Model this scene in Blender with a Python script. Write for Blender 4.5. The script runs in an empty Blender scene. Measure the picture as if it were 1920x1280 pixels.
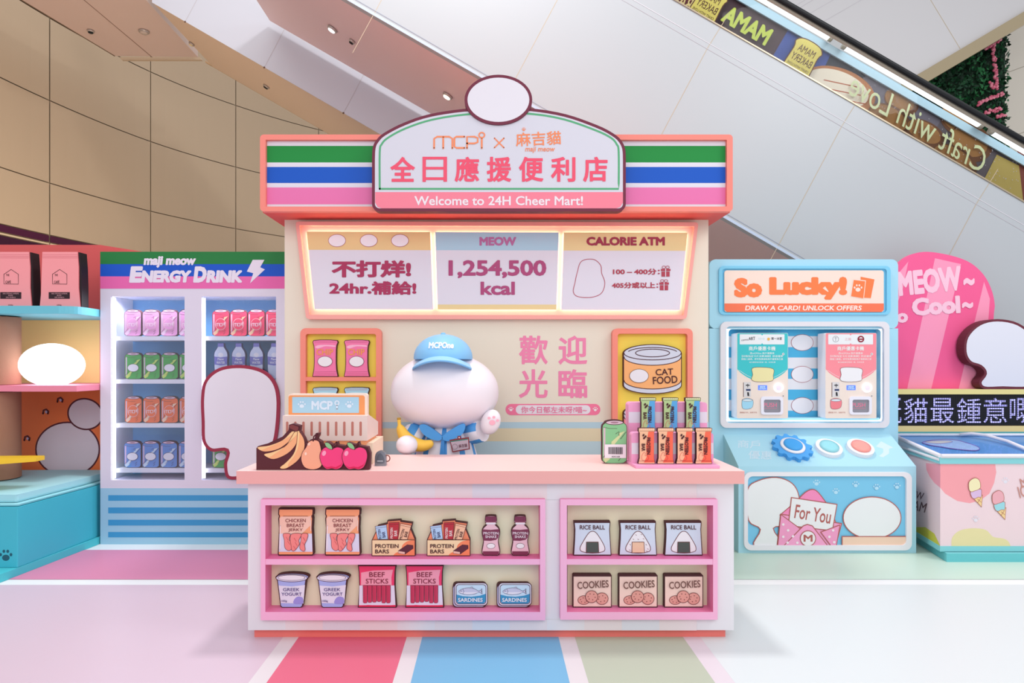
import bpy, bmesh, math, random
from mathutils import Vector, Matrix
R = random.Random(7)
SC = bpy.context.scene
COL = SC.collection
PI = math.pi
# ---------------------------------------------------------------- camera, world, lights, exposure
FP, VX, VY, EYE = 1200.0, 922.0, 682.0, 1.55          # focal length in pixels of the 1920x1280 frame, vanishing point, eye height
cam = bpy.data.cameras.new('camera'); co = bpy.data.objects.new('camera', cam); COL.objects.link(co)
co.location = (0, 0, EYE); co.rotation_euler = (PI / 2, 0, 0)
cam.sensor_width = 36; cam.lens = 36 * FP / 1920
cam.shift_x = (960 - VX) / 1920; cam.shift_y = (VY - 640) / 1920
cam.clip_start = .05; SC.camera = co
w = bpy.data.worlds.new('world'); SC.world = w; w.use_nodes = True
w.node_tree.nodes['Background'].inputs[0].default_value = (.97, .975, 1, 1)
w.node_tree.nodes['Background'].inputs[1].default_value = .78
def area(name, loc, tgt, size, power, col=(1, 1, 1), size_y=None):
    l = bpy.data.lights.new(name, 'AREA'); l.energy = power; l.color = col; l.size = size
    if size_y: l.shape = 'RECTANGLE'; l.size_y = size_y
    o = bpy.data.objects.new(name, l); COL.objects.link(o); o.location = loc
    o.rotation_euler = (Vector(tgt) - Vector(loc)).to_track_quat('-Z', 'Y').to_euler(); return o
area('hall_fill_light', (0, -3, 5.0), (0, 4.8, 1.6), 7, 200, (1, .985, .98), 3.5)  # fill light added in front to brighten kiosk, niches and booth
area('overhead_light', (0, 4.7, 8.2), (0, 4.7, 0), .7, 230, (1, .98, .97))
area('right_hall_light', (6.0, 1.5, 7), (4.2, 4.6, 0), 3, 170, (.96, .98, 1))
area('warm_wall_light', (-3.9, 7.6, 2.0), (-7, 9.6, 3.6), 1.2, 60, (1, .8, .52))
area('rear_hall_light', (-2.6, 5.2, 8.2), (-5.2, 9.5, 4.0), 4, 85, (1, .95, .88))
vs = SC.view_settings
SC.display_settings.display_device = 'sRGB'
vs.view_transform = 'Standard'; vs.look = 'None'; vs.gamma = 1; vs.use_curve_mapping = False; vs.exposure = 0.0
# ---------------------------------------------------------------- materials
MATS = {}
def lin(h):
    v = [int(h[i:i + 2], 16) / 255 for i in (0, 2, 4)]
    return [x / 12.92 if x <= .04045 else ((x + .055) / 1.055) ** 2.4 for x in v]
def M(h, rough=.55, emit=0, metal=0, noise=0, spec=.3, alpha=1, nscale=60):
    k = (h, rough, emit, metal, noise, spec, alpha, nscale)
    if k in MATS: return MATS[k]
    m = bpy.data.materials.new('mat_' + h); m.use_nodes = True
    nt = m.node_tree; b = nt.nodes['Principled BSDF']; c = (*lin(h), 1)
    b.inputs['Base Color'].default_value = c; b.inputs['Roughness'].default_value = rough
    b.inputs['Metallic'].default_value = metal; b.inputs['Specular IOR Level'].default_value = spec
    if emit:
        b.inputs['Emission Color'].default_value = c; b.inputs['Emission Strength'].default_value = emit
    if noise:
        tc = nt.nodes.new('ShaderNodeTexCoord'); n = nt.nodes.new('ShaderNodeTexNoise'); r = nt.nodes.new('ShaderNodeMapRange')
        n.inputs['Scale'].default_value = nscale; n.inputs['Detail'].default_value = 4
        bp = nt.nodes.new('ShaderNodeBump'); bp.inputs['Strength'].default_value = noise; bp.inputs['Distance'].default_value = .004
        nt.links.new(tc.outputs['Object'], n.inputs['Vector']); nt.links.new(n.outputs['Fac'], bp.inputs['Height'])
        nt.links.new(bp.outputs['Normal'], b.inputs['Normal'])
        r.inputs['To Min'].default_value = max(0, rough - .08); r.inputs['To Max'].default_value = rough + .08
        nt.links.new(n.outputs['Fac'], r.inputs['Value']); nt.links.new(r.outputs[0], b.inputs['Roughness'])
    if alpha < 1:                                       # clear pane: mostly see-through, with a real reflection
        tr = nt.nodes.new('ShaderNodeBsdfTransparent'); gl = nt.nodes.new('ShaderNodeBsdfGlossy'); gl.inputs['Roughness'].default_value = .03
        gl.inputs[0].default_value = (1, 1, 1, 1)
        tr.inputs[0].default_value = c; mx = nt.nodes.new('ShaderNodeMixShader')
        mx.inputs[0].default_value = .05 if alpha < .55 else .012; nt.links.new(tr.outputs[0], mx.inputs[1]); nt.links.new(gl.outputs[0], mx.inputs[2])
        nt.links.new(mx.outputs[0], nt.nodes['Material Output'].inputs['Surface'])
    MATS[k] = m; return m
# ---------------------------------------------------------------- planes of the place
O0 = Vector((0, 0, EYE))
class Pl:
    """a plane of the place: turns a point of the photograph into the point of that plane it shows"""
    def __init__(s, p, n=(0, -1, 0)): s.p = Vector(p); s.n = Vector(n).normalized()
    def at(s, px, py, h=0):
        d = Vector(((px - VX) / FP, 1, -(py - VY) / FP))
        return O0 + d * (s.n.dot(s.p - O0) / s.n.dot(d)) + s.n * h
def F(Y): return Pl((0, Y, 0))
# ---------------------------------------------------------------- outlines, in pixels
def rect(x0, y0, x1, y1, r=0, seg=6):
    if r <= 0: return [(x0, y0), (x1, y0), (x1, y1), (x0, y1)]
    out = []
    for cx, cy, a in ((x0 + r, y0 + r, PI), (x1 - r, y0 + r, 1.5 * PI), (x1 - r, y1 - r, 0), (x0 + r, y1 - r, .5 * PI)):
        for i in range(seg + 1):
            t = a + PI / 2 * i / seg; out.append((cx + r * math.cos(t), cy + r * math.sin(t)))
    return out
def ell(cx, cy, rx, ry=None, n=36, rot=0):
    ry = ry or rx; c, s = math.cos(rot), math.sin(rot); o = []
    for i in range(n):
        x, y = rx * math.cos(2 * PI * i / n), ry * math.sin(2 * PI * i / n); o.append((cx + x * c - y * s, cy + x * s + y * c))
    return o
def spl(pts, closed=True, n=6):
    o = []; N = len(pts); rng = range(N) if closed else range(N - 1)
    for i in rng:
        g = lambda k: pts[k % N] if closed else pts[max(0, min(N - 1, k))]
        a, b, c, d = g(i - 1), g(i), g(i + 1), g(i + 2)
        for j in range(n):
            t = j / n
            o.append(tuple(.5 * (2 * b[k] + (c[k] - a[k]) * t + (2 * a[k] - 5 * b[k] + 4 * c[k] - d[k]) * t * t + (3 * b[k] - a[k] - 3 * c[k] + d[k]) * t ** 3) for k in range(len(b))))
    if not closed: o.append(tuple(pts[-1]))
    return o
def inset(pts, d):
    n = len(pts); A = sum(pts[i][0] * pts[(i + 1) % n][1] - pts[(i + 1) % n][0] * pts[i][1] for i in range(n)); sg = 1 if A > 0 else -1
    o = []
    for i in range(n):
        a, b, c = pts[i - 1], pts[i], pts[(i + 1) % n]
        e1 = (b[0] - a[0], b[1] - a[1]); e2 = (c[0] - b[0], c[1] - b[1])
        l1 = math.hypot(*e1) or 1; l2 = math.hypot(*e2) or 1
        nx, ny = -e1[1] / l1 - e2[1] / l2, e1[0] / l1 + e2[0] / l2; l = math.hypot(nx, ny) or 1
        nx /= l; ny /= l; k = max(.5, nx * -e1[1] / l1 + ny * e1[0] / l1)
        o.append((b[0] + sg * nx * d / k, b[1] + sg * ny * d / k))
    return o
def shift(pts, dx, dy): return [(p[0] + dx, p[1] + dy) for p in pts]
TXT = {}
def textmesh(s, bold):
    k = (s, bold)
    if k in TXT: return TXT[k]
    c = bpy.data.curves.new('t', 'FONT'); c.body = s; c.resolution_u = 3;  c.fill_mode = 'FRONT'; c.align_x = 'CENTER'
    o = bpy.data.objects.new('t', c); COL.objects.link(o); bpy.context.view_layer.update()
    m = bpy.data.meshes.new_from_object(o.evaluated_get(bpy.context.evaluated_depsgraph_get()))
    vs_ = [(v.co.x, v.co.y, 0) for v in m.vertices]; fs = [tuple(p.vertices) for p in m.polygons]
    bpy.data.objects.remove(o); bpy.data.curves.remove(c); bpy.data.meshes.remove(m)
    if bold:                                            # heavier strokes: a ribbon along every outline edge
        cnt = {}
        for f in fs:
            for i in range(len(f)):
                ed = tuple(sorted((f[i], f[i - 1]))); cnt[ed] = cnt.get(ed, 0) + 1
        for (i, j), n_ in list(cnt.items()):
            if n_ > 1: continue
            (ax, ay, _), (bx, by, _) = vs_[i], vs_[j]; lv = -((len(fs) * 37) % 61 + 1) * 5e-6; dx, dy = bx - ax, by - ay; l = math.hypot(dx, dy)
            if l < 1e-6: continue
            ux, uy = dx / l * bold * .62, dy / l * bold * .62; k_ = len(vs_)
            vs_ += [(*p_, lv) for p_ in ((ax - ux * .5 - uy, ay - uy * .5 + ux), (ax - ux - uy * .3, ay - uy + ux * .3), (ax - ux + uy * .3, ay - uy - ux * .3), (ax - ux * .5 + uy, ay - uy * .5 - ux),
                    (bx + ux * .5 + uy, by + uy * .5 - ux), (bx + ux + uy * .3, by + uy - ux * .3), (bx + ux - uy * .3, by + uy + ux * .3), (bx + ux * .5 - uy, by + uy * .5 + ux))]
            fs.append(tuple(range(k_, k_ + 8)))
    xs = [v[0] for v in vs_]; ys = [v[1] for v in vs_]
    x0, x1, y0, y1 = min(xs), max(xs), min(ys), max(ys)
    TXT[k] = ([((v[0] - x0) / (x1 - x0) - .5, .5 - (v[1] - y0) / (y1 - y0), v[2]) for v in vs_], fs); return TXT[k]
LAY = .0003
class B:
    """collects shapes, then done() links them as one mesh object"""
    def __init__(s, pl=None, lay=1): s.v = []; s.f = []; s.m = []; s.pl = pl; s.lay = lay; s.sm = []
    def _add(s, vs_, fs, m, smooth=False):
        o = len(s.v); s.v += [Vector(v) for v in vs_]
        for f in fs: s.f.append(tuple(o + i for i in f)); s.m.append(m); s.sm.append(smooth)
    def slab(s, pts, th, m, side=None, h=0, back=True):
        n = len(pts); a = [s.pl.at(x, y, h) for x, y in pts]; b = [p - s.pl.n * th for p in a]
        s._add(a, [tuple(range(n))], m)
        s._add(a + b, [(i, (i + 1) % n, n + (i + 1) % n, n + i) for i in range(n)], side or m)
        if back: s._add(b, [tuple(range(n - 1, -1, -1))], side or m)
        return s
    def ring(s, o, i, th, m, side=None, h=0):
        n = len(o); fo = [s.pl.at(x, y, h) for x, y in o]; fi = [s.pl.at(x, y, h) for x, y in i]; d = s.pl.n * th
        A = fo + fi + [p - d for p in fo] + [p - d for p in fi]
        s._add(A, [(k, (k + 1) % n, n + (k + 1) % n, n + k) for k in range(n)], m)
        if th:
            s._add(A, [(2 * n + k, 2 * n + (k + 1) % n, (k + 1) % n, k) for k in range(n)], side or m)
            s._add(A, [(n + k, n + (k + 1) % n, 3 * n + (k + 1) % n, 3 * n + k) for k in range(n)], side or m)
            s._add(A, [(2 * n + k, 3 * n + k, 3 * n + (k + 1) % n, 2 * n + (k + 1) % n) for k in range(n)], side or m)
        return s
    def flat(s, pts, m, h=0):
        s._add([s.pl.at(x, y, h + LAY * s.lay) for x, y in pts], [tuple(range(len(pts)))], m); s.lay += 1; return s
    def out(s, pts, m, mo, w):                          # filled shape with an outline
        s.flat(pts, mo); s.flat(inset(pts, w), m); return s
    def line(s, pts, w, m, closed=False, h=0, cap=True):
        n = len(pts); L = []; Rr = []
        for i in range(n):
            a = pts[i - 1] if (i or closed) else pts[i]; c = pts[(i + 1) % n] if (i < n - 1 or closed) else pts[i]
            dx, dy = c[0] - a[0], c[1] - a[1]; l = math.hypot(dx, dy) or 1
            L.append((pts[i][0] - dy / l * w / 2, pts[i][1] + dx / l * w / 2)); Rr.append((pts[i][0] + dy / l * w / 2, pts[i][1] - dx / l * w / 2))
        V = [s.pl.at(x, y, h + LAY * s.lay) for x, y in L + Rr]
        s._add(V, [(i, (i + 1) % n, n + (i + 1) % n, n + i) for i in range(n if closed else n - 1)], m)
        if cap and not closed:
            for p in (pts[0], pts[-1]): s._add([s.pl.at(x, y, h + LAY * s.lay) for x, y in ell(p[0], p[1], w / 2, n=10)], [tuple(range(10))], m)
        s.lay += 1; return s
    def text(s, t, x0, y0, x1, y1, m, bold=0, rot=0, mir=False, shear=0, proj=None, h=0):
        vs_, fs = textmesh(t, bold); cx, cy, W, H = (x0 + x1) / 2, (y0 + y1) / 2, x1 - x0, y1 - y0; c, sn = math.cos(rot), math.sin(rot); V = []
        s.lay += 1
        for u, v, lv in vs_:
            x = u * W * (-1 if mir else 1) - shear * v * H; y = v * H
            p = s.pl.at(cx + x * c - y * sn, cy + x * sn + y * c, h + LAY * s.lay + lv)
            V.append(proj(p) if proj else p)
        s._add(V, fs, m); s.lay += 1; return s
    def box(s, x0, x1, y0, y1, z0, z1, m, top=None, bot=None):
        V = [(x, y, z) for x in (x0, x1) for y in (y0, y1) for z in (z0, z1)]
        s._add(V, [(0, 1, 3, 2), (4, 6, 7, 5), (0, 4, 5, 1), (2, 3, 7, 6)], m)
        s._add(V, [(1, 5, 7, 3)], top or m); s._add(V, [(0, 2, 6, 4)], bot or m); return s
    def prism(s, pts, z0, z1, m, top=None):             # plan outline (x, y) raised
        n = len(pts); V = [(x, y, z0) for x, y in pts] + [(x, y, z1) for x, y in pts]
        s._add(V, [(i, (i + 1) % n, n + (i + 1) % n, n + i) for i in range(n)] + [tuple(range(n))], m)
        s._add(V, [tuple(range(n, 2 * n))], top or m); return s
    def quad(s, P, m): s._add(P, [tuple(range(len(P)))], m); return s
    def ball(s, c, r, m, nu=32, nv=18, f=None, mf=None):
        V = []; Fs = []; c = Vector(c)
        for j in range(nv + 1):
            for i in range(nu):
                a, b = 2 * PI * i / nu, PI * j / nv; p = Vector((r[0] * math.sin(b) * math.cos(a), r[1] * math.sin(b) * math.sin(a), r[2] * math.cos(b)))
                V.append(c + (f(p) if f else p))
        for j in range(nv):
            for i in range(nu):
                s._add([V[j * nu + i], V[j * nu + (i + 1) % nu], V[(j + 1) * nu + (i + 1) % nu], V[(j + 1) * nu + i]], [(0, 1, 2, 3)], mf(i, j) if mf else m, True)
        return s
    def lathe(s, c, prof, m, n=28, mf=None, sx=1, sy=1, axis=None):
        c = Vector(c); q = (Vector(axis).to_track_quat('Z', 'Y') if axis else None); V = []; k = len(prof)
        for r, z in prof:
            for i in range(n):
                p = Vector((r * sx * math.cos(2 * PI * i / n), r * sy * math.sin(2 * PI * i / n), z)); V.append(c + (q @ p if q else p))
        o = len(s.v); s.v += V
        for j in range(k - 1):
            for i in range(n):
                s.f.append((o + j * n + i, o + j * n + (i + 1) % n, o + (j + 1) * n + (i + 1) % n, o + (j + 1) * n + i)); s.m.append(mf(i, j) if mf else m); s.sm.append(True)
        for e in (0, k - 1):
            if prof[e][0] > 1e-4: s.f.append(tuple(o + e * n + i for i in range(n))); s.m.append(m); s.sm.append(False)
        return s
    def tube(s, pts, rad, m, n=12, mf=None):
        pts = [Vector(p) for p in pts]; o = len(s.v); k = len(pts)
        for i, p in enumerate(pts):
            d = (pts[min(k - 1, i + 1)] - pts[max(0, i - 1)]).normalized(); q = d.to_track_quat('Z', 'Y'); r = rad[i] if isinstance(rad, (list, tuple)) else rad
            s.v += [p + q @ Vector((r * math.cos(2 * PI * a / n), r * math.sin(2 * PI * a / n), 0)) for a in range(n)]
        for i in range(k - 1):
            for a in range(n):
                s.f.append((o + i * n + a, o + i * n + (a + 1) % n, o + (i + 1) * n + (a + 1) % n, o + (i + 1) * n + a)); s.m.append(mf(i, a) if mf else m); s.sm.append(True)
        for e in (0, k - 1): s.f.append(tuple(o + e * n + a for a in range(n))); s.m.append(m); s.sm.append(False)
        return s
    def done(s, name, parent=None, bev=0, label=None):
        me = bpy.data.meshes.new(name); org = Vector(parent.get('_o', (0, 0, 0))) if parent else (sum(s.v, Vector()) / len(s.v))
        if not parent: org.z = min(v.z for v in s.v)
        me.from_pydata([v - org for v in s.v], [], s.f); ms = []
        for m in s.m:
            if m not in ms: ms.append(m)
        for m in ms: me.materials.append(m)
        me.polygons.foreach_set('material_index', [ms.index(m) for m in s.m]); me.polygons.foreach_set('use_smooth', s.sm)
        bm = bmesh.new(); bm.from_mesh(me)
        if any(s.sm): bmesh.ops.remove_doubles(bm, verts=bm.verts, dist=1e-5)
        bmesh.ops.recalc_face_normals(bm, faces=bm.faces); bm.to_mesh(me); bm.free(); me.update()
        o = bpy.data.objects.new(name, me); COL.objects.link(o)
        if parent: o.parent = parent; o['_o'] = tuple(org)
        else: o.location = org; o['_o'] = tuple(org)
        if bev:
            d = o.modifiers.new('bevel', 'BEVEL'); d.width = bev; d.segments = 2; d.limit_method = 'ANGLE'; d.angle_limit = math.radians(50)
        if label: o['label'] = label
        return o
def thing(name, label, cat, loc, group=None):
    o = bpy.data.objects.new(name, None); COL.objects.link(o); o.location = loc; o['_o'] = tuple(loc); o.empty_display_size = .05
    o['label'] = label; o['category'] = cat
    if group: o['group'] = group
    return o
def tag(o, label, cat, group=None):
    o['label'] = label; o['category'] = cat
    if group: o['group'] = group
    return o
def struct(o): o['kind'] = 'structure'; return o
def dup(root, d, label):
    """a copy of a thing with copies of its parts and sub-parts, moved by d"""
    r = root.copy(); COL.objects.link(r); r.location = root.location + Vector(d); r['label'] = label
    def rec(a, b):
        for ch in list(a.children):
            c = ch.copy(); COL.objects.link(c); c.parent = b; rec(ch, c)
    rec(root, r); return r
ORD = ['leftmost', 'second from the left', 'third from the left', 'fourth from the left', 'fifth from the left']
# ---------------------------------------------------------------- shared colours
CREAM = M('e2d3c8'); WHITE = M('e4dfe8'); CORAL = M('f0897c', .5); DARK = M('4a2228', .6); MAROON = M('70283f'); PINK = M('eda6cd', .5)
PALE = M('e9dfe6'); SKY = M('a6d8ea'); PAPER = M('e6e2ea'); BROWN = M('a2606a')
def paw(b, x, y, r, m):
    b.flat(ell(x, y + r * .25, r * .55, r * .45, 14), m)
    for dx, dy in ((-.75, -.2), (-.28, -.68), (.28, -.68), (.75, -.2)): b.flat(ell(x + dx * r, y + dy * r, r * .2, r * .24, 10), m)
# ================================================================ floor, walls, ceiling
b = B(); b.box(-12, 14, -3, 18, -.06, 0, M('eceef0', .4))
fl = struct(b.done('floor'))
def strips(name, L, parent, z=.0006):
    b = B()
    for x0, x1, y0, y1, h in L: b.quad([(x0, y0, z), (x1, y0, z), (x1, y1, z), (x0, y1, z)], M(h, .38, spec=.35)); z += .0002
    return b.done(name, parent)
strips('floor_stripe', [(-8, -1.183, -3, 4.49, 'd3bdcc'), (-1.183, -1.095, -3, 4.49, 'dcd6da'), (-1.095, -.482, -3, 4.49, 'dc6a84'), (-.482, -.394, -3, 4.49, 'dcd6da'),
    (-.394, .379, -3, 4.49, '74b2d8'), (.379, .471, -3, 4.49, 'dcd6da'), (.471, 1.085, -3, 4.49, 'b8c1ae'), (1.085, 1.182, -3, 4.49, 'dcd2da'), (1.182, 8, -3, 4.49, 'd8dee0'),
    (-8, 0, 4.6, 5.33, 'da86a8'), (0, 8, 4.6, 5.9, 'c6dccf')], fl)
# curved panelled wall on the left
plan = [(-7.2, 4.4), (-7.3, 6.25), (-7.25, 8.15), (-6.97, 10.09), (-6.37, 11.95), (-5.4, 13.5), (-4.03, 14.9), (-2.4, 15.9), (-.5, 16.5), (1.5, 16.8)]
rows = [0, 2.3, 3.2, 3.42, 3.46, 3.58, 4.4, 5.7, 7.0, 8.3, 9.6]
pc = spl(plan, False, 6); b = B(); TILE = M('bda88f', .45, noise=.05, nscale=3)
n = len(pc)
nrm = [Vector((pc[min(n - 1, i + 1)][1] - pc[max(0, i - 1)][1], -(pc[min(n - 1, i + 1)][0] - pc[max(0, i - 1)][0]), 0)).normalized() for i in range(n)]
for i in range(n - 1):                                      # dark joint behind the panels
    P = [Vector((*pc[k], 0)) - nrm[k] * .03 for k in (i, i + 1)]
    b.quad([P[0], P[1], P[1] + Vector((0, 0, 9.6)), P[0] + Vector((0, 0, 9.6))], M('a08f78'))
for j in range(len(rows) - 1):
    z0, z1 = rows[j] + .008, rows[j + 1] - .008
    m = {3: M('d2bda0'), 2: M('3a1430', .25), 4: M('4a1838', .25)}.get(j, TILE)
    for i in range(n - 1):
        a, c = Vector((*pc[i], 0)), Vector((*pc[i + 1], 0)); t = (c - a)
        if i % 6 == 0: a = a + t.normalized() * .009
        if i % 6 == 5: c = c - t.normalized() * .009
        b.quad([a + Vector((0, 0, z0)), c + Vector((0, 0, z0)), c + Vector((0, 0, z1)), a + Vector((0, 0, z1))], m)
struct(b.done('wall_left'))
b = B(); b.box(-3, 14, 17.2, 17.4, 0, 12, M('d8cdbd')); struct(b.done('wall_back'))
b = B(F(11.6)); b.slab([(1884, -400), (2500, -400), (2500, 900), (1884, 900)], .2, M('d9d2c6'))
for y in (-60, 112, 235, 350): b.line([(1884, y + 26), (2300, y - 130)], 1.2, M('a3998a'))
struct(b.done('wall_right'))
# flat soffit of the upper landing
SO = Pl((0, 0, 6.48), (0, 0, -1)); b = B(SO)
b.slab([(-60, -60), (215, 105), (371, 107), (200, -81)], .1, M('dcc4ba', .5))
b.line([(110, -40), (285, 107)], 1.2, M('8a6b5c')); b.line([(-60, -60), (215, 105)], 1.6, M('7c6654'))
ce = struct(b.done('ceiling'))
b = B(F(10.42)); b.slab([(222, 107), (375, 107), (378, 112), (228, 112)], .05, M('cbb69c')); b.done('soffit_edge', ce)
# ================================================================ escalators seen from the side
ST = M('b0b4b8', .35, spec=.5)
def slope(x0, xs, k=.5775): return [(x, k * (x - x0)) for x in xs]
Y1 = 6.5
e = thing('escalator', 'white panelled escalator descending to the right with advertising behind its glass balustrade', 'escalator', tuple(F(Y1).at(1700, 700)))
b = B(F(Y1)); b.slab(slope(650, (380, 2200)) + slope(1267, (2200, 900)), .08, ST)
SEAM = M('b9a78e'); SEAM2 = M('bdb8be')
for k in range(-2, 4):
    x, y = 1349.6 + 251.7 * k, 52 + 146.5 * k
    b.line([(x + 18, y - 28), (x - 23, y + 38), (x - 66, y + 119), (x - 140, y + 258), (x - 185, y + 340)], 1.1, SEAM)
b.line([(900, -154), (2100, 538)], .9, SEAM2); b.line([(900, -166), (2100, 526)], .9, M('dcd6dc'))
b.line(slope(655, (380, 2200)), 5, M('b9c6da')); b.line(slope(668, (380, 2200)), 1, M('9aa0b0'))
b.done('side_panel', e)
A, C = F(Y1).at(380, -156), F(Y1).at(2200, 895); D = Vector((0, 1.97, 0)); U = Vector((.03, 0, .06))
b = B(); SM = M('eacccc', .4)
b.quad([A, C, C + D, A + D], SM); b.quad([A + U, C + U, C + D + U, A + D + U], SM); b.done('soffit', e)
b = B(F(Y1)); b.slab(slope(1267, (900, 2200)) + slope(1262, (2200, 900)), .1, M('b4a58e', .3, metal=.6), h=.01); b.done('skirt_trim', e)
HN = [F(Y1 - .03).at(x, .578 * (x - 1464)) for x in (1000, 1300, 1600, 1900, 2250)]
b = B(); b.tube(HN, .028, M('17181b', .4), 10); b.done('handrail', e)
b = B(F(Y1 - .01)); b.slab(slope(1458, (1000, 2250)) + slope(1444, (2250, 1000)), .03, M('c9bfae', .3, metal=.3)); b.done('handrail_base', e)
b = B(F(Y1 + .05)); b.flat(slope(1267, (1000, 2250)) + slope(1450, (2250, 1000)), M('eef4f4', .05, alpha=.6))
gp = b.done('glass_panel', e)
# far balustrade: printed panels, light tubes
AD = F(Y1 + 1.75); ad = thing('advertising_strip', 'long printed bakery advertisement strip behind the escalator glass', 'advertisement', tuple(AD.at(1600, 250)))
b = B(AD); q = lambda x0, x1: [(x0, .578 * (x0 - 1398)), (x1, .578 * (x1 - 1398)), (x1 - 46, .578 * (x1 - 1398) + 79), (x0 - 46, .578 * (x0 - 1398) + 79)]
b.slab(q(1080, 2200), .02, M('33252b', .4), M('33252b'))
b.flat(q(1080, 1352), M('6e2a30')); b.flat(q(1340, 1484), M('3d232b')); b.flat(q(1482, 1640), M('31458a')); b.flat([(1560, 96), (1610, 122), (1640, 150), (1600, 190), (1535, 150)], M('1a1a28'))
b.flat(q(1628, 1800), M('5d5560')); b.flat(q(1770, 2200), M('4d4348'))
CO3, SI3 = math.cos(math.radians(30)), math.sin(math.radians(30))
def L3(cx, cy): return lambda u, v: (cx + u * CO3 - v * SI3, cy + u * SI3 + v * CO3)
def bread(cx, cy, rx, ry, c1, c2, rot=.5):
    b.flat(ell(cx, cy, rx, ry, 40, rot), M(c2)); b.flat(ell(cx - 3, cy - 3, rx * .86, ry * .8, 40, rot), M(c1))
bread(1572, 168, 72, 40, 'dccdba', 'a8683a', .35)
for k in range(3): b.line([(1545 + k * 14, 150 + k * 18), (1606 + k * 8, 163 + k * 16)], 2, M('a8502e'))
for x, y, r1, r2 in ((1690, 190, 34, 26), (1668, 224, 44, 26), (1735, 250, 40, 22), (1800, 225, 40, 30), (1820, 268, 42, 34), (1790, 300, 46, 24)): bread(x, y, r1, r2, '8f6130', '5e3516')
b.flat([(1868, 290), (1990, 350), (1990, 430), (1840, 345)], M('a08a45')); b.flat([(1905, 270), (1990, 310), (1990, 420), (1918, 380)], M('6a2a1c'))
for k in range(120):
    x = R.uniform(1600, 1910); y = .578 * (x - 1335) + R.uniform(-30, 34); b.flat(ell(x, y, .9, .9, 5), M('a39aa0'))
b.done('printed_panel', ad)
b = B(AD, 160); b.text('MAMA', 1350, 34, 1446, 68, M('b6c24c'), .07, math.radians(30), True); b.done('lettering', ad)
b = B(AD, 160); b.text('BAKERY', 1226, -18, 1298, 12, M('c9b478'), .02, math.radians(30), True); b.done('lettering', ad)
b = B(AD, 160); b.text('Craft with Love', 1572, 210, 1862, 254, M('c7cc9e'), 0, math.radians(31), True, -.25)
b.done('lettering', ad)
b = B(AD, 165)
for cx, cy in ((1327, 10), (1503, 110)):
    P = L3(cx, cy); sh = [P(*p) for p in spl([(-26, -8), (-29, -20), (-20, -30), (0, -33), (20, -30), (29, -20), (26, -8), (26, 40), (0, 42), (-26, 40)])]
    b.flat(sh, M('5b3320')); b.flat(inset(sh, 2), M('cbb95c'))
    for s_, v, wd, hh in (('MAMA', -12, 34, 14), ('BAKERY', 7, 42, 14), ('CRAFT WITH LOVE', 22, 44, 5)):
        x, y = P(0, v); b.text(s_, x - wd / 2, y - hh / 2, x + wd / 2, y + hh / 2, M('54301d'), .01, math.radians(30), True)
b.done('loaf_logo', ad)
TB = F(Y1 + 1.6)
for i, (xa, xb) in enumerate(((1300, 1556), (1588, 1838), (1864, 2120))):
    b = B(); P0, P1 = TB.at(xa, .578 * (xa - 1440)), TB.at(xb, .578 * (xb - 1440)); d = (P1 - P0).normalized()
    b.tube([P0, P1], .058, M('f4fbff', emit=2.2), 14)
    t = tag(b.done('light_tube'), ('upper', 'middle', 'lower')[i] + ' glowing white light tube under the escalator handrail', 'lamp', 'light tubes along the escalator')
    b = B(); b.tube([P0 - d * .05, P0], .06, M('c9c4b8', metal=.5), 14).tube([P1, P1 + d * .05], .06, M('c9c4b8', metal=.5), 14); b.done('end_cap', t)
b = B(TB); b.slab(slope(1434, (1000, 2250)) + slope(1404, (2250, 1000)), .02, M('9fb6c2', .3), h=-.1); b.done('glass_reflection', ad)  # blue-grey slab painted as the reflections in the escalator glass
# second escalator, farther back
Y3 = 8.6
e = thing('escalator', 'far white escalator crossing above the beige tiled wall on the left', 'escalator', tuple(F(Y3).at(700, 244)))
b = B(F(Y3)); b.slab(slope(277, (285, 1500)) + slope(540, (1500, 285)), .08, M('c9cbd6', .4))
for k in range(-1, 5):
    x, y = 347 + 148.5 * k, 41 + 85.5 * k
    b.line([(x, y), (x + 22, y - 41), (x + 60, y - 115)], 1.1, SEAM2); b.flat(ell(x, y, 2, 2, 8), M('6b5142'))
b.done('side_panel', e)
A, C = F(Y3).at(287, .5775 * 10), F(Y3).at(1500, 707); D = Vector((0, 1.85, 0)); b = B(); SM2 = M('e2c9b2', .45)
b.quad([A, C, C + D, A + D], SM2); b.quad([A + U, C + U, C + D + U, A + D + U], SM2); b.done('soffit', e)
b = B(F(Y3 + 1.85)); b.slab(slope(188, (385, 1500)) + slope(183, (1500, 385)), .04, M('c2a079')); b.done('soffit_trim', e)
# third one, rising to the right
e = thing('escalator', 'pale grey escalator rising to the right above the flowering plant wall', 'escalator', tuple(F(9.5).at(1800, 90)))
b = B(F(9.5)); b.slab([(1440, -260), (1440, 305), (2100, -84), (2100, -260)], .3, M('cdcbcd', .4))
b.line([(1740, -8), (1800, 91)], 1.2, SEAM); b.line([(1400, 75), (1640, -70)], 1.2, SEAM2)
for k in range(3): b.line([(1440 + k * 14, 40 + k * 22), (1650 + k * 14, -80 + k * 22)], .8, SEAM2)
b.done('side_panel', e)
b = B(F(9.45)); b.slab([(1440, 306), (2100, -85), (2100, -60), (1440, 330)], .25, M('b3a487', .25, metal=.7)); b.done('brass_trim', e)
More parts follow.
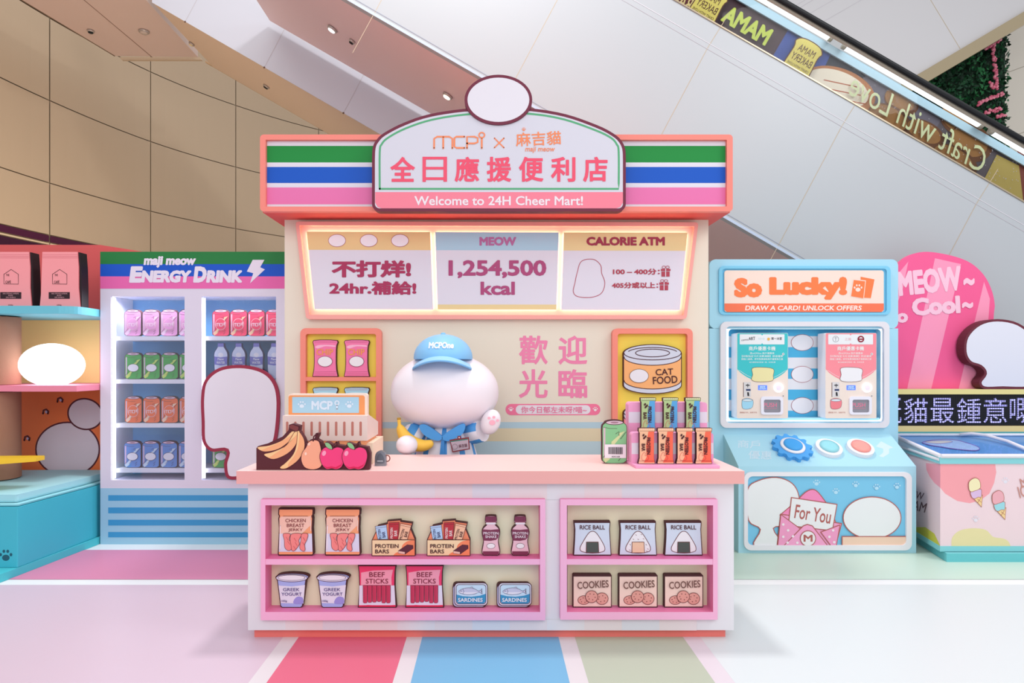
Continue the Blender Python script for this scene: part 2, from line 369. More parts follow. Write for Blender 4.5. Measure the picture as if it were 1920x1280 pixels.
# plant wall
PW = F(10.3); pw = thing('plant_wall', 'dark green leafy plant wall with pink flower lettering', 'plant wall', tuple(PW.at(1800, 300)))
b = B(PW); b.slab([(1690, -20), (1886, -20), (1882, 420), (1690, 420)], .1, M('0f2a17')); b.done('backing_panel', pw)
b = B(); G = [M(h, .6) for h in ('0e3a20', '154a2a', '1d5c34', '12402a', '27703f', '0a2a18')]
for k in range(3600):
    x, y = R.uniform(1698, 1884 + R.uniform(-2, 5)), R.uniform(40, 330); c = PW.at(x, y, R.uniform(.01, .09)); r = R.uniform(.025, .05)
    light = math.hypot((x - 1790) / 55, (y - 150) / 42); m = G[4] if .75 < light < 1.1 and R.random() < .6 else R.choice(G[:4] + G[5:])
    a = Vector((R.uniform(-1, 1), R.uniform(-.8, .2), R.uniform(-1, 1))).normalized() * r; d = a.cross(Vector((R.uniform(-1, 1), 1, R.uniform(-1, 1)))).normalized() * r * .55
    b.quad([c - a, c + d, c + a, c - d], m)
lf = b.done('foliage', pw); lf['kind'] = 'stuff'
b = B(); Pk = [M(h) for h in ('d8748c', 'e58fa0', 'c85f78')]
for st in ([(1868, 78), (1840, 96)], [(1853, 92), (1856, 130), (1860, 170)], [(1860, 170), (1850, 168), (1848, 160)], [(1822, 200), (1850, 188), (1872, 180)], [(1840, 215), (1868, 208)], [(1858, 225), (1874, 218)]):
    for (xa, ya), (xb, yb) in zip(st, st[1:]):
        k = int(math.hypot(xb - xa, yb - ya) / 1.6)
        for i in range(k + 1):
            t = i / max(1, k); b.ball(PW.at(xa + (xb - xa) * t + R.uniform(-3, 3), ya + (yb - ya) * t + R.uniform(-3, 3), .1), (.022,) * 3, R.choice(Pk), 7, 5)
b.done('flower_lettering', pw)
# ceiling fittings on the soffits
def fitting(name, px, py, plane, col, emit, lab, cat, r=.05):
    p = plane.at(px, py); a = -plane.n; b = B()
    b.lathe(p, [(r, -.002), (r * 1.25, -.004), (r * 1.25, -.02), (r, -.03)], M('b9b0aa', .3, metal=.5), 18, axis=a)
    o = tag(b.done(name), lab, cat); b = B(); b.lathe(p - a * .03, [(r * .95, .005), (r * .8, -.01), (.001, -.016)], M(col, emit=emit), 16, axis=a)
    b.done('lens' if emit or r > .045 else 'nozzle', o)
SN = Pl(F(Y1).at(650, 0), (-.5775, 0, -1)); SN2 = Pl(F(Y3).at(277, 0), (-.5775, 0, -1))
fitting('downlight', 624, 53, SN, 'f2eef0', 1.5, 'upper silver downlight in the pinkish escalator soffit', 'downlight')
fitting('downlight', 840, 178, SN, 'ffe9c4', 3, 'lower bright downlight in the pinkish escalator soffit', 'downlight')
fitting('sprinkler', 661, 76, SN, '2a2020', 0, 'small dark sprinkler in the pinkish escalator soffit', 'sprinkler', .03)
fitting('downlight', 270, 58, SO, 'c9b8ac', 0, 'round unlit downlight in the flat landing soffit', 'downlight', .06)
fitting('sprinkler', 170, 57, SO, '1d2324', 0, 'small dark sprinkler in the flat landing soffit', 'sprinkler', .04)
fitting('sprinkler', 500, 161, SN2, '1d2020', 0, 'black sprinkler in the far tan escalator soffit', 'sprinkler', .04)
fitting('smoke_detector', 360, 81, SN2, 'e6d3a4', 0, 'small cream detector in the far tan escalator soffit', 'detector', .035)
# ================================================================ kiosk
KY = 4.9; fz0 = F(4.61).at(0, 395).z; KF = F(KY); kx0, kx1 = -1.588, 1.661
k = thing('market_kiosk', 'tall cream and coral shop kiosk with striped fascia and arched sign behind the counter', 'kiosk', (0, KY, 0))
b = B(KF); b.box(kx0, kx1, KY, 6.2, 0, fz0, M('e4dac9', .5))
for y0, y1, h in ((791, 802.6, 'b4cfda'), (802.6, 827, 'e0d2b0'), (827, 870, 'bcd3da')): b.flat([(533, y0), (1329, y0), (1329, y1), (533, y1)], M(h))
b.done('wall_panel', k, .006)
WL = M('ea84aa')
for c_, x, y in (('歡', 973, 629), ('迎', 1047, 629), ('光', 973, 692), ('臨', 1047, 692)):
    b = B(KF, 4); b.text(c_, x, y, x + 54, y + 54, WL, .034); b.done('greeting_character', k)
b = B(KF, 4); b.flat(rect(948, 757, 1125.5, 778, 10), M('f0789c')); b.flat(rect(967, 759.3, 1107, 776, 8), M('e6dfe6'))
for x in (958, 1116): paw(b, x, 767, 5, M('f2e6ea'))
b.text('你今日郁左未呀?喵~', 977, 761.5, 1100, 774, M('ea6f9a'), .012); b.done('greeting_pill', k)
# fascia with stripes
FY = 4.61; fx0, fx1 = F(FY).at(487.5, 0).x, F(FY).at(1374, 0).x; fz0, fz1 = F(FY).at(0, 395).z, F(FY).at(0, 252).z; FF = F(FY)
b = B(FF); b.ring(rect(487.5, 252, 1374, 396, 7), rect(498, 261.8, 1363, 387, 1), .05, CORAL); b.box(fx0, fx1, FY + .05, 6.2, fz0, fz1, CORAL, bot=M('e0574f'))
b.done('fascia', k, .004)
b = B(F(FY), 1); b.flat(rect(496, 258, 1365, 390), M('ded9e4'), h=-.03)
for y0, y1, h in ((270.8, 302, '17893b'), (310.6, 340.8, '0c55be'), (349.2, 381, 'e474ac')): b.flat(rect(496, y0, 1365, y1), M(h), h=-.03)
b.done('stripe_panel', k)
# arched sign
SY = 4.535; SF = F(SY)
arch = spl([(697.5, 300), (699, 276), (706, 262), (720, 249), (757, 230), (805, 214), (870, 204), (936, 201), (996, 203), (1061, 214), (1121, 235), (1150, 250), (1164, 262), (1172, 278), (1173.4, 300)], False, 4)
arch += [(1159.4 + 14 * math.cos(PI / 2 * t / 8), 382 + 14 * math.sin(PI / 2 * t / 8)) for t in range(9)] + [(711.5 - 14 * math.sin(PI / 2 * t / 8), 382 + 14 * math.cos(PI / 2 * t / 8)) for t in range(9)]
b = B(SF); b.slab(arch, .075, MAROON, M('5c2030')); b.flat(inset(arch, 5.5), M('d2d1dc'))
ar = b.done('arched_sign', k)
b = B(SF, 3)
low = [(703.5, 360), (1168, 360), (1168, 380), (1163, 388), (1156, 390.5), (715, 390.5), (708, 388), (703.5, 380)]; b.flat(low, M('f08296'))
g = [(712, 354), (712, 285), (716, 270), (728, 258), (760, 241), (808, 225), (870, 215), (936, 212), (1000, 214), (1058, 224), (1116, 244), (1145, 258), (1156, 270), (1160, 285), (1160, 354)]
b.line(spl(g, False, 5) + [(712, 354)], 3.6, M('56a878')); b.done('sign_trim', ar)
b = B(SF, 8); b.text('Welcome to 24H Cheer Mart!', 777, 367.5, 1093, 385, M('ece2e8'), .03); b.done('welcome_lettering', ar)
for i, c_ in enumerate('全日應援便利店'):
    b = B(SF, 8); x = 732 + i * 60.2; b.text(c_, x, 294, x + 46, 341, M('ea526e'), .014 if c_ == '日' else .042); b.done('sign_character', ar)
OR = M('f08a5e'); b = B(SF, 8)
def mcpi(b, x0, y0, x1, y1, m, lw):
    W, H = x1 - x0, y1 - y0; q = lambda *p: [(x0 + u * W, y0 + v * H) for u, v in p]
    b.line(q((.0, 1), (.0, .4), (.06, .28), (.3, .28), (.36, .4), (.36, 1)), lw, m); b.line(q((.18, .28), (.18, 1)), lw, m)
    b.line(q((.6, .28), (.44, .28), (.4, .36), (.4, .9), (.44, .98), (.6, .98)), lw, m)
    b.line(q((.65, 1), (.65, .28), (.8, .28), (.86, .36), (.86, .62), (.8, .7), (.65, .7)), lw, m)
    b.line(q((.94, .36), (.94, 1)), lw, m); b.line(ell(x0 + .94 * W, y0 + .18 * H, .055 * W, .16 * H, 14), lw * .8, m, True)
mcpi(b, 814, 248, 909, 278, OR, 3.2); b.done('partner_logo', ar)
b = B(SF, 8); b.line([(927, 259), (945, 277)], 2.4, OR); b.line([(945, 259), (927, 277)], 2.4, OR); b.done('cross_mark', ar)
b = B(SF, 8); b.text('麻吉貓', 967, 247, 1052, 273, OR, .02, -.05); b.text('maji meow', 985, 275, 1040, 287, OR, .02, 0, False, .15); paw(b, 982, 243, 4, OR); b.done('script_logo', ar)
b = B(F(SY - .012)); dome = ell(934.5, 187, 63.5, 47, 48); b.slab(dome, .06, MAROON, M('5c2030')); b.flat(inset(dome, 5.5), M('e0dce4')); b.done('plain_topper', ar, label='plain white oval topper with a maroon rim')
# lit menu board
MB = thing('menu_board', 'long tapered light-rimmed menu board with three panels under the striped fascia', 'menu board', tuple(KF.at(930, 598)))
fr = M('f3a79e', .5); fo = [(553.9, 415), (1309.7, 416.5), (1287.3, 598.2), (573.8, 598.2)]; fi = [(561.2, 422.2), (1302.2, 424), (1282.2, 590.9), (580, 590.2)]
def rnd(p, r):
    o = []; n = len(p)
    for i in range(n):
        a, c, d = Vector(p[i - 1]), Vector(p[i]), Vector(p[(i + 1) % n]); e1, e2 = c + (a - c).normalized() * r, c + (d - c).normalized() * r
        o += [tuple(e1), tuple((e1 + e2 + c * 2) / 4), tuple(e2)]
    return o
b = B(F(KY - .05)); b.ring(rnd(fo, 6), rnd(fi, 1), .048, fr, M('f0b0a4')); b.done('frame', MB, .003)
b = B(KF); b.flat(fi, M('f6c6ba'), h=.004); b.done('back_panel', MB)
pan = [[(575, 434), (806.4, 434.8), (812.2, 579.9), (589.9, 579.4)], [(816, 434.8), (1047.8, 435.5), (1043.2, 580), (820.6, 579.9)], [(1057.4, 435.5), (1288.9, 436), (1274.7, 581), (1052.4, 580.6)]]
hd = [('e6c78f', 434, 469, 0), ('a9cbde', 434, 469, 0), ('e6cf98', 434, 470, 0)]
PB = F(KY - .032); LED = M('ffd0ac', emit=10); DK = M('a8325a')
for i, p in enumerate(pan):
    b = B(PB); b.slab(p, .012, M('dcd8e4'), M('f2d9c4'))
    lerp = lambda a, c, t: (a[0] + (c[0] - a[0]) * t, a[1] + (c[1] - a[1]) * t); t = .235
    b.flat([p[0], p[1], lerp(p[1], p[2], t), lerp(p[0], p[3], t)], M(hd[i][0]))
    if i == 1: b.flat([lerp(p[0], p[3], .936), lerp(p[1], p[2], .936), p[2], p[3]], M('e6cf98'))
    o = b.done('menu_panel', MB); b = B(PB, 6)
    if i == 0:
        for x in (632, 691.5, 750): b.flat(ell(x, 451, 16.5, 12, 30), DK); b.flat(ell(x, 451, 15.7, 11.2, 30), M('ece6ee'))
        b.done('plain_oval', o); b = B(PB, 10)
        b.text('不打烊!', 622, 488, 771, 520, DK, .075); b.done('lettering', o); b = B(PB, 10); b.text('24hr.補給!', 617.4, 527, 780.8, 552.5, DK, .065)
    elif i == 1:
        b.text('MEOW', 899, 444, 968, 460.7, M('b4689c'), .085); b.done('lettering', o); b = B(PB, 10); b.text('1,254,500', 841, 487.5, 1024.4, 521.5, M('ac4878'), .055); b.done('lettering', o); b = B(PB, 10); b.text('kcal', 901, 528, 965.3, 553, M('ac4878'), .055)
    else:
        bl = spl([(1082, 512), (1090, 490), (1112, 486), (1126, 497), (1128, 512), (1134, 530), (1128, 549), (1110, 557), (1084, 556), (1075, 547), (1078, 530)]); b.line(bl, 1.2, M('b04a5c'), True); b.done('plain_outline', o); b = B(PB, 10); D2 = M('ae4254')
        b.text('CALORIE ATM', 1099.4, 444, 1246.5, 460.5, M('9c2e48'), .085); b.done('lettering', o); b = B(PB, 10); b.text('100 – 400分：', 1149, 503.5, 1237, 515, D2, .06); b.done('lettering', o); b = B(PB, 10); b.text('405分或以上：', 1147, 529, 1234, 540.5, D2, .06); b.done('lettering', o); b = B(PB, 10)
        for x, y in ((1239, 498), (1236, 523.5)):
            b.flat(rect(x, y + 6, x + 18, y + 10), D2); b.flat(rect(x + 1, y + 11, x + 16.5, y + 20.5), D2); b.flat(rect(x + 8.2, y + 6, x + 9.6, y + 20.5), M('dcd8e4'))
            b.line(ell(x + 5.5, y + 3, 3.4, 2.4, 10), 1, D2, True); b.line(ell(x + 12.5, y + 3, 3.4, 2.4, 10), 1, D2, True); b.done('gift_print', o); b = B(PB, 10)
    if b.v: b.done('lettering', o)
    b = B(F(KY - .018)); b.ring(inset(p, .6), inset(p, 2.6), .01, LED); b.done('light_strip', o)
# framed shelf of crisps, left, and framed tins, right
YEL = M('f6da5a'); FRM = M('f08c7c', .5)
S1 = thing('wall_display', 'coral framed yellow display shelf of snack bags on the kiosk wall', 'display shelf', tuple(KF.at(640, 880)))
b = B(F(KY - .05)); b.ring(rect(563, 615, 715, 880, 10), rect(573, 625.8, 705, 872, 4), .049, FRM).done('frame', S1, .003)
b = B(KF); b.flat(rect(570, 620, 708, 876), YEL, h=.003); b.done('back_panel', S1)
b = B(F(KY - .048)); b.slab(rect(572, 706.6, 706, 714), .045, FRM); b.done('shelf_board', S1)
b = B(F(KY - .048)); b.slab(rect(572, 795, 706, 802), .045, FRM); b.done('shelf_board', S1)
S2 = thing('wall_display', 'coral framed yellow display panel of tins on the kiosk wall', 'display shelf', tuple(KF.at(1224, 880)))
b = B(F(KY - .05)); b.ring(rect(1148, 615.5, 1299, 880, 10), rect(1158.4, 625.4, 1289, 872, 4), .049, FRM).done('frame', S2, .003)
b = B(KF); b.flat(rect(1155, 620, 1292, 876), YEL, h=.003); b.done('back_panel', S2)
CP = F(KY - .035)
def chip_bag(c1, c2, dy, label):
    r = thing('crisp_bag', label, 'snack bag', tuple(CP.at(609.7, 706 + dy)), 'snack bags on the kiosk wall')
    o = shift([(585.8, 641), (588, 637.4), (600, 636.3), (620, 636.3), (632, 637.4), (634, 641), (631.6, 648), (630.8, 656), (630.6, 680), (631.4, 693), (633.8, 704.8), (633.2, 706.2), (586.2, 706.2), (585.6, 704.8), (588, 693), (588.8, 680), (588.6, 656), (588, 648)], 0, dy)
    b = B(CP); b.slab(o, .03, DARK); b.flat(inset(o, 1.2), M(c1)); b.flat(shift(spl([(591, 650), (600, 646.5), (626, 647), (628, 650), (610, 649), (596, 653)]), 0, dy), M(c2))
    for y in (639.5, 642, 697, 700, 703): b.line([(590, y + dy), (630, y - .6 + dy)], .5, M('c05a80'))
    b.done('bag', r); b = B(CP, 14); b.text('CHIP', 593.5, 654 + dy, 624.5, 665.5 + dy, M('eea24e'), .02).done('lettering', r)
    b = B(CP, 14); b.flat(ell(609.5, 677.5 + dy, 14, 10, 28), MAROON); b.flat(ell(609.5, 677.5 + dy, 13.3, 9.3, 28), M('ece6ea')); b.done('plain_emblem', r)
    return r
a = chip_bag('f07aa8', 'f6b4ce', 0, 'pink snack bag on the upper shelf of the kiosk wall display, left one')
dx = CP.at(668.8, 0).x - CP.at(609.7, 0).x
dup(a, (dx, 0, 0), 'pink snack bag on the upper shelf of the kiosk wall display, right one')
a = chip_bag('a8d4e4', 'cfe8ee', 89, 'blue snack bag half hidden above the cash register, left one')
dup(a, (dx, 0, 0), 'blue snack bag half hidden above the cash register, right one')
def tin(c1, dy, label):
    r = thing('cat_food_tin', label, 'tin', tuple(CP.at(1223.5, 738 + dy)), 'tins on the kiosk wall'); S = lambda p: shift(p, 0, dy); ST_ = M('cdd0de')
    top = [(1223.5 + 55 * math.cos(t), 662 + 17 * math.sin(t)) for t in [PI + PI * i / 16 for i in range(17)]]
    bot = [(1223.5 + 55 * math.cos(t), 722 + 16.5 * math.sin(t)) for t in [PI * i / 16 for i in range(17)]]
    b = B(CP); o = S(top + bot); b.slab(o, .03, DARK); b.flat(inset(o, 1.6), ST_)
    arc = lambda y, ry, flip=0: [(1223.5 + 53.4 * math.cos(PI * i / 16), y + ry * math.sin(PI * i / 16)) for i in range(17)]
    band = arc(669, 15.5) + arc(713, 16)[::-1]; b.flat(S(band), M(c1)); b.line(S(arc(669, 15.5)), 1.5, DARK); b.line(S(arc(713, 16)), 1.5, DARK)
    b.line(S(arc(662, 12.5)), 1.4, DARK); b.line(S(ell(1223.5, 661.5, 32, 7.2)), 1.4, DARK, True); b.line(S([(1223.5 + 48 * math.cos(t), 662 + 11 * math.sin(t)) for t in [PI + .35 + (PI - .7) * i / 14 for i in range(15)]]), 1.4, DARK)
    b.done('tin_body', r); b = B(CP, 14); b.text('CAT', 1229, 691 + dy, 1262, 703 + dy, DARK, .02, -.05); b.text('FOOD', 1224, 705 + dy, 1270, 719 + dy, DARK, .02, -.06); b.done('lettering', r)
    b = B(CP, 14); b.flat(S(ell(1198, 704.5, 18, 13, 30)), DARK); b.flat(S(ell(1198, 704.5, 17.3, 12.3, 30)), M('e6e2e8')); b.done('plain_emblem', r); return r
tin('f2ae72', 0, 'large orange cat food tin on the upper half of the yellow wall panel')
tin('ee8a92', 112, 'pink tin mostly hidden behind the pink protein bar rack')
# ================================================================ counter
ct = thing('service_counter', 'long white counter with coral top and two pink shelf niches in its front', 'counter', (.02, 3.9, 0))
TY = 3.55; tx0, tx1 = F(TY).at(442.7, 883).x, F(TY).at(1396.5, 883).x; TZ = F(TY).at(900, 883).z; TZ0 = F(TY).at(900, 907).z
b = B(); b.box(tx0, tx1, TY, 4.2, TZ0, TZ, M('eaaaa6', .45), top=M('f2cac6', .45)); b.done('countertop', ct, .004)
BY = 3.6; BF = F(BY); NB = 3.672
bx0, bx1 = BF.at(465, 0).x, BF.at(1376, 0).x; bz0 = BF.at(0, 1181).z
n1 = (488.7, 935.6, 1022.5, 1162.5); n2 = (1050.5, 935.6, 1345.5, 1161.5)
b = B(BF); E0 = M('e2dfe5'); E1 = M('e6dade')
X = lambda p: BF.at(p, 0).x; Z = lambda p: BF.at(0, p).z
b.box(bx0, bx1, NB + .02, 4.12, bz0, TZ0, E0)
cols = [465 + 70.08 * i for i in range(14)]
def strip(px0, px1, py0, py1):                       # front skin between the niches, with its pale stripes
    for i in range(13):
        a, c = max(px0, cols[i]), min(px1, cols[i + 1])
        if c > a and 0 < i < 12: b.flat(rect(a, py0, c, py1), E1 if i % 2 else (M('dbdce6') if i % 4 == 2 else E0))
    b.lay = 1
b.box(bx0, bx1, BY, NB + .02, Z(938), TZ0, E0); b.box(bx0, bx1, BY, NB + .02, bz0, Z(1160), E0)
b.box(bx0, X(491), BY, NB + .02, Z(1160), Z(938), E0); b.box(X(1020), X(1053), BY, NB + .02, Z(1160), Z(938), E0); b.box(X(1343), bx1, BY, NB + .02, Z(1160), Z(938), E0)
strip(465, 1376, 907, 936); strip(465, 1376, 1161, 1181)
b.done('counter_body', ct)
b = B(); PYp = 3.633; b.box(F(PYp).at(477, 0).x, F(PYp).at(1360, 0).x, PYp, 4.1, 0, bz0, M('ee7c74', .5)); b.done('plinth', ct)
NF = F(3.57); PK = M('f0b0d2', .45); PKs = M('ea7fae', .5)
for (x0, y0, x1, y1), (ix0, iy0, ix1, iy1) in ((n1, (497.5, 947, 1012.6, 1147)), (n2, (1063, 947, 1337, 1147))):
    b = B(NF); b.ring(rect(x0, y0, x1, y1), rect(ix0, iy0, ix1, iy1), NB - 3.57 + .01, PK, PKs); nf = b.done('shelf_niche', ct, .003)
    b = B(F(NB)); b.flat(rect(ix0 + 1, 946, ix1 - 2, 1146), M('efe7c8')); b.done('niche_back', nf, label='pale yellow back of the niche')
    b = B(); xa, xb = NF.at(ix0 - 1, 0).x, NF.at(ix1 + 1, 0).x; b.box(xa, xb, 3.572, NB, NF.at(0, 1058.5).z, NF.at(0, 1048).z, PK, top=M('ea78ae', .5)); b.done('shelf_board', nf)
# ================================================================ goods in the counter's niches (thick printed boards)
GP = F(3.632)
def gdx(d): return d / (FP / 3.632)
INK = M('6a2e30'); ROSE = M('ef8585')
def good(name, lab, cat, px, py, grp): return thing(name, lab, cat, tuple(GP.at(px, py)), grp)
def board(r, o, w, m, name='board', th=.032):
    b = B(GP); b.slab(o, th, DARK); b.flat(inset(o, w), m); b.done(name, r); return b
def row(r, offs, labs):
    r['label'] = labs[0]
    for d, l in zip(offs, labs[1:]): dup(r, (gdx(d), 0, 0), l)
# jerky bags
r = good('jerky_bag', '', 'food bag', 554, 1041, 'jerky bags on the top shelf')
o = [(522, 953), (587, 953), (588, 957), (587.4, 965), (585.8, 967), (587, 972), (586, 990), (588.4, 1038), (586, 1041), (522, 1041), (520.8, 1038), (523, 990), (521.6, 972), (523, 967), (521.4, 964)]
board(r, o, 2, M('f4a477'))
b = B(GP, 4); b.flat([(524, 972), (527, 968), (579, 968), (583, 966), (583, 984), (566, 1000), (524, 1000)], M('f2c7b4')); b.flat([(524, 1000), (585, 1000), (586, 1034), (523, 1034)], M('d9d9ee')); b.line([(531, 967), (577, 967)], .7, INK)
b.line([(526, 985), (525, 1030)], 1.6, M('f4e6ea')).line([(583, 975), (583, 994)], 1.6, M('f6d8cc')).done('printed_face', r)
b = B(GP, 12)
for p in ([(531, 1000), (545, 1000), (543, 1010), (548, 1020), (547, 1029), (541, 1032), (534, 1026), (533, 1012)], [(547, 1000), (566, 1000), (561, 1012), (562, 1020), (553, 1032), (547, 1031), (546, 1022), (544, 1012)], [(566, 1000), (578, 1000), (576, 1012), (572, 1020), (573, 1030), (569, 1033), (562, 1027), (564, 1014)]):
    q_ = spl(p, True, 3); b.flat(q_, INK); b.flat(inset(q_, .8), M('f08a86'))
for x, y in ((537, 1006), (540, 1014), (552, 1008), (554, 1016), (551, 1023), (569, 1007), (568, 1016)): b.line([(x, y), (x + 4, y + 6)], .7, M('c8575c'))
b.done('jerky_picture', r)
for i, t in enumerate(('CHICKEN', 'BREAST', 'JERKY')):
    w_ = (19, 16.5, 13.5)[i]; b = B(GP, 12); b.text(t, 554.5 - w_, 972 + i * 9, 554.5 + w_, 978.6 + i * 9, M('80333a'), .012); b.done('lettering', r)
row(r, [88], ['orange chicken jerky bag at the left end of the top counter shelf', 'orange chicken jerky bag beside the protein bar boxes on the counter shelf'])
# boxes of protein bars
r = good('protein_bar_box', '', 'snack box', 738, 1041, 'protein bar boxes on the top shelf')
o = [(697.6, 1011), (706, 993), (708, 985), (726, 981), (726, 976), (751, 974), (752, 977), (774, 980), (771, 992), (779, 1011), (779, 1041), (697.6, 1041)]
board(r, o, 1.4, M('f08b68'))
for p, c_, c2, tx in (([(703, 986), (725, 983), (728, 1011), (708, 1011)], 'b3d0f0', '3c3c6a', 0), ([(729, 979), (749, 978), (747, 1011), (729, 1011)], 'b8323e', 'f0dcd8', 1), ([(751, 980), (772, 984), (764, 1011), (746, 1011)], 'f2bd9c', '4a2228', 2)):
    b = B(GP, 4 + tx * 8); b.out(p, M(c_), INK, .8); b.line([(p[0][0] + 1, p[0][1] + 4), (p[1][0] - 1, p[1][1] + 4)], .6, INK)
    cx, cy = sum(v[0] for v in p) / 4, sum(v[1] for v in p) / 4; rot = -PI / 2 + (-.13, 0, .28)[tx]
    b.text('PROTEIN', cx - 14, cy - 2.5 + 4, cx + 6, cy + 2.5 + 4, M(c2), .03, rot); b.text('BAR', cx - 2, cy + 1, cx + 9, cy + 7, M(c2), .03, rot); b.done('wrapped_bar', r)
b = B(GP, 32); b.flat(rect(697.6, 1010.5, 779, 1041), DARK); b.flat(rect(698.8, 1011.6, 777.8, 1039.8), M('f2d3a8')); b.flat(spl([(738, 1039.8), (743, 1035), (752, 1032), (755, 1021), (763, 1014), (772, 1011.6)], False, 4) + [(777.8, 1011.6), (777.8, 1039.8)], M('f0875f'))
b.out([(747, 1031), (764, 1019.5), (775, 1020.5), (775.5, 1027), (760, 1038), (747, 1036)], M('5c2a38'), DARK, .6); b.out([(747, 1031), (760, 1033), (760, 1038), (747, 1036)], M('e6bcb0'), DARK, .5); b.done('box_front', r)
for i, t in enumerate(('PROTEIN', 'BARS')): b = B(GP, 40); b.text(t, 704, 1018.5 + i * 10, (748, 730)[i], 1026 + i * 10, DARK, .03); b.done('lettering', r)
row(r, [103], ['open protein bar box beside the jerky bags on the counter shelf', 'open protein bar box beside the shake bottles on the counter shelf'])
# shakes
r = good('shake_bottle', '', 'bottle', 920.5, 1041, 'shake bottles on the top shelf')
h = [(909, 978), (910, 968), (913, 966.5), (920.5, 966)]; s_ = [(909.5, 979), (912, 983), (906, 989), (903.2, 996), (904, 1004), (906, 1013), (905, 1022), (903, 1033), (904, 1038), (908, 1041.5)]
mir = lambda p: [(1841 - x, y) for x, y in p[::-1]]
side = spl(h[::-1] + s_, False, 3); o = side + mir(side)[:-1]
board(r, o, 1.5, M('e8bcc8'), 'bottle')
b = B(GP, 4); b.flat(rect(910.3, 968, 930.7, 978.5, 2), M('7c3450'))
for x in range(913, 930, 3): b.line([(x, 970), (x, 977)], .6, M('9a4c6c'))
b.flat(rect(911.5, 979.5, 929.5, 982.5), M('ece2ea')).done('cap', r)
b = B(GP, 4); b.flat([(905, 992), (920, 993), (936, 991.5), (936.3, 997), (934, 1008), (930, 1011.5), (920, 1013.5), (906.6, 1013), (904.8, 998)], M('7c3450')); b.flat([(905.2, 1033), (935.8, 1033), (935.5, 1037.5), (932, 1040), (909, 1040), (905.5, 1037.5)], M('7c3450')); b.flat(ell(920.5, 1023, 8, 5.2), DARK).flat(ell(920.5, 1023, 7.4, 4.6), M('ece6ea')).done('printed_label', r)
for i, t in enumerate(('PROTEIN', 'SHAKE')): w_ = (14, 10.5)[i]; b = B(GP, 14); b.text(t, 920.5 - w_, 996.5 + i * 6.5, 920.5 + w_, 1001.5 + i * 6.5, M('efdfe8'), .02); b.done('lettering', r)
row(r, [55], ['maroon capped shake bottle beside the protein bar boxes on the counter shelf', 'maroon capped shake bottle at the right end of the long counter shelf'])
# yogurt
r = good('yogurt_tub', '', 'yogurt tub', 546.5, 1139, 'yogurt tubs on the lower shelf')
o = spl([(516.2, 1081), (524, 1076), (547, 1073.5), (570, 1075.5), (579, 1080), (577.5, 1085), (574, 1088)], False, 3) + [(567.5, 1136), (564, 1139), (529, 1139), (525.5, 1136), (519.5, 1088), (517, 1084)]
board(r, o, 1.6, M('a7b4ec'), 'tub')
b = B(GP, 4); b.flat([(522.5, 1097), (547, 1099), (572, 1096), (569, 1131), (526.5, 1130)], M('e2e0f0')); b.flat(spl([(551, 1131), (552, 1123), (558, 1118), (565, 1118.5), (568.5, 1122), (567.5, 1131)], True, 3), M('9a94da')); b.done('printed_label', r)
b = B(GP, 8); b.flat(ell(547, 1083, 30, 7.6), DARK).flat(ell(547, 1083, 28.8, 6.6), M('d9d8ee')).flat(ell(547, 1082.3, 25.5, 5.4), DARK).flat(ell(547, 1082.4, 24.6, 4.6), M('eceaf2')).done('rim', r)
for i, (t, x0, x1, y0, y1) in enumerate((('GREEK', 531, 562, 1101.5, 1107.5), ('YOGURT', 528, 566, 1110, 1116), ('100g', 527.6, 538.5, 1124, 1128.5))): b = B(GP, 14); b.text(t, x0, y0, x1, y1, M('544a86'), .012); b.done('lettering', r)
row(r, [76.6], ['lilac yogurt tub at the left end of the bottom counter shelf', 'lilac yogurt tub beside the beef stick bags on the bottom shelf'])
# beef sticks
r = good('beef_stick_bag', '', 'food bag', 707, 1138.6, 'beef stick bags on the lower shelf')
o = [(671, 1059.5), (743, 1059.5), (741, 1072), (740.5, 1100), (743.5, 1138.6), (670.8, 1138.6), (673.5, 1100), (672.5, 1072)]
board(r, o, 1.6, M('ee4070'))
b = B(GP, 4); b.flat([(674, 1097), (739.5, 1097), (741.5, 1134), (673, 1134)], M('e0dcee')); b.flat([(677, 1073), (700, 1069), (737, 1067.5), (734, 1082), (734.5, 1096.5), (677, 1096.5)], M('f2a0b4')); b.flat([(673, 1136), (690, 1133.5), (715, 1135), (741, 1133.5), (741.6, 1137), (672.5, 1137)], M('e02858')); b.done('printed_face', r)
for i in range(6):
    x = 680.5 + i * 8.7; e_ = (1130, 1129, 1128.5, 1127.5, 1130, 1130)[i]; b = B(GP, 12); q_ = [(x, 1096.5), (x + 8.7, 1096.5), (x + 8.5, e_ - 2), (x + 6.5, e_), (x + 2, e_), (x + .3, e_ - 2)]; b.out(q_, M('c43a5c'), M('6a1e34'), .6); b.line([(x + 3, 1100), (x + 3.3, e_ - 5)], .5, M('9a2c48')); b.done('stick', r)
for i, t in enumerate(('BEEF', 'STICKS')): w_ = (14.5, 21)[i]; b = B(GP, 12); b.text(t, 707 - w_, 1072 + i * 12.3, 707 + w_, 1081 + i * 12.3, M('80283e'), .012); b.done('lettering', r)
row(r, [89], ['red beef stick bag beside the yogurt tubs on the bottom shelf', 'red beef stick bag beside the sardine tins on the bottom shelf'])
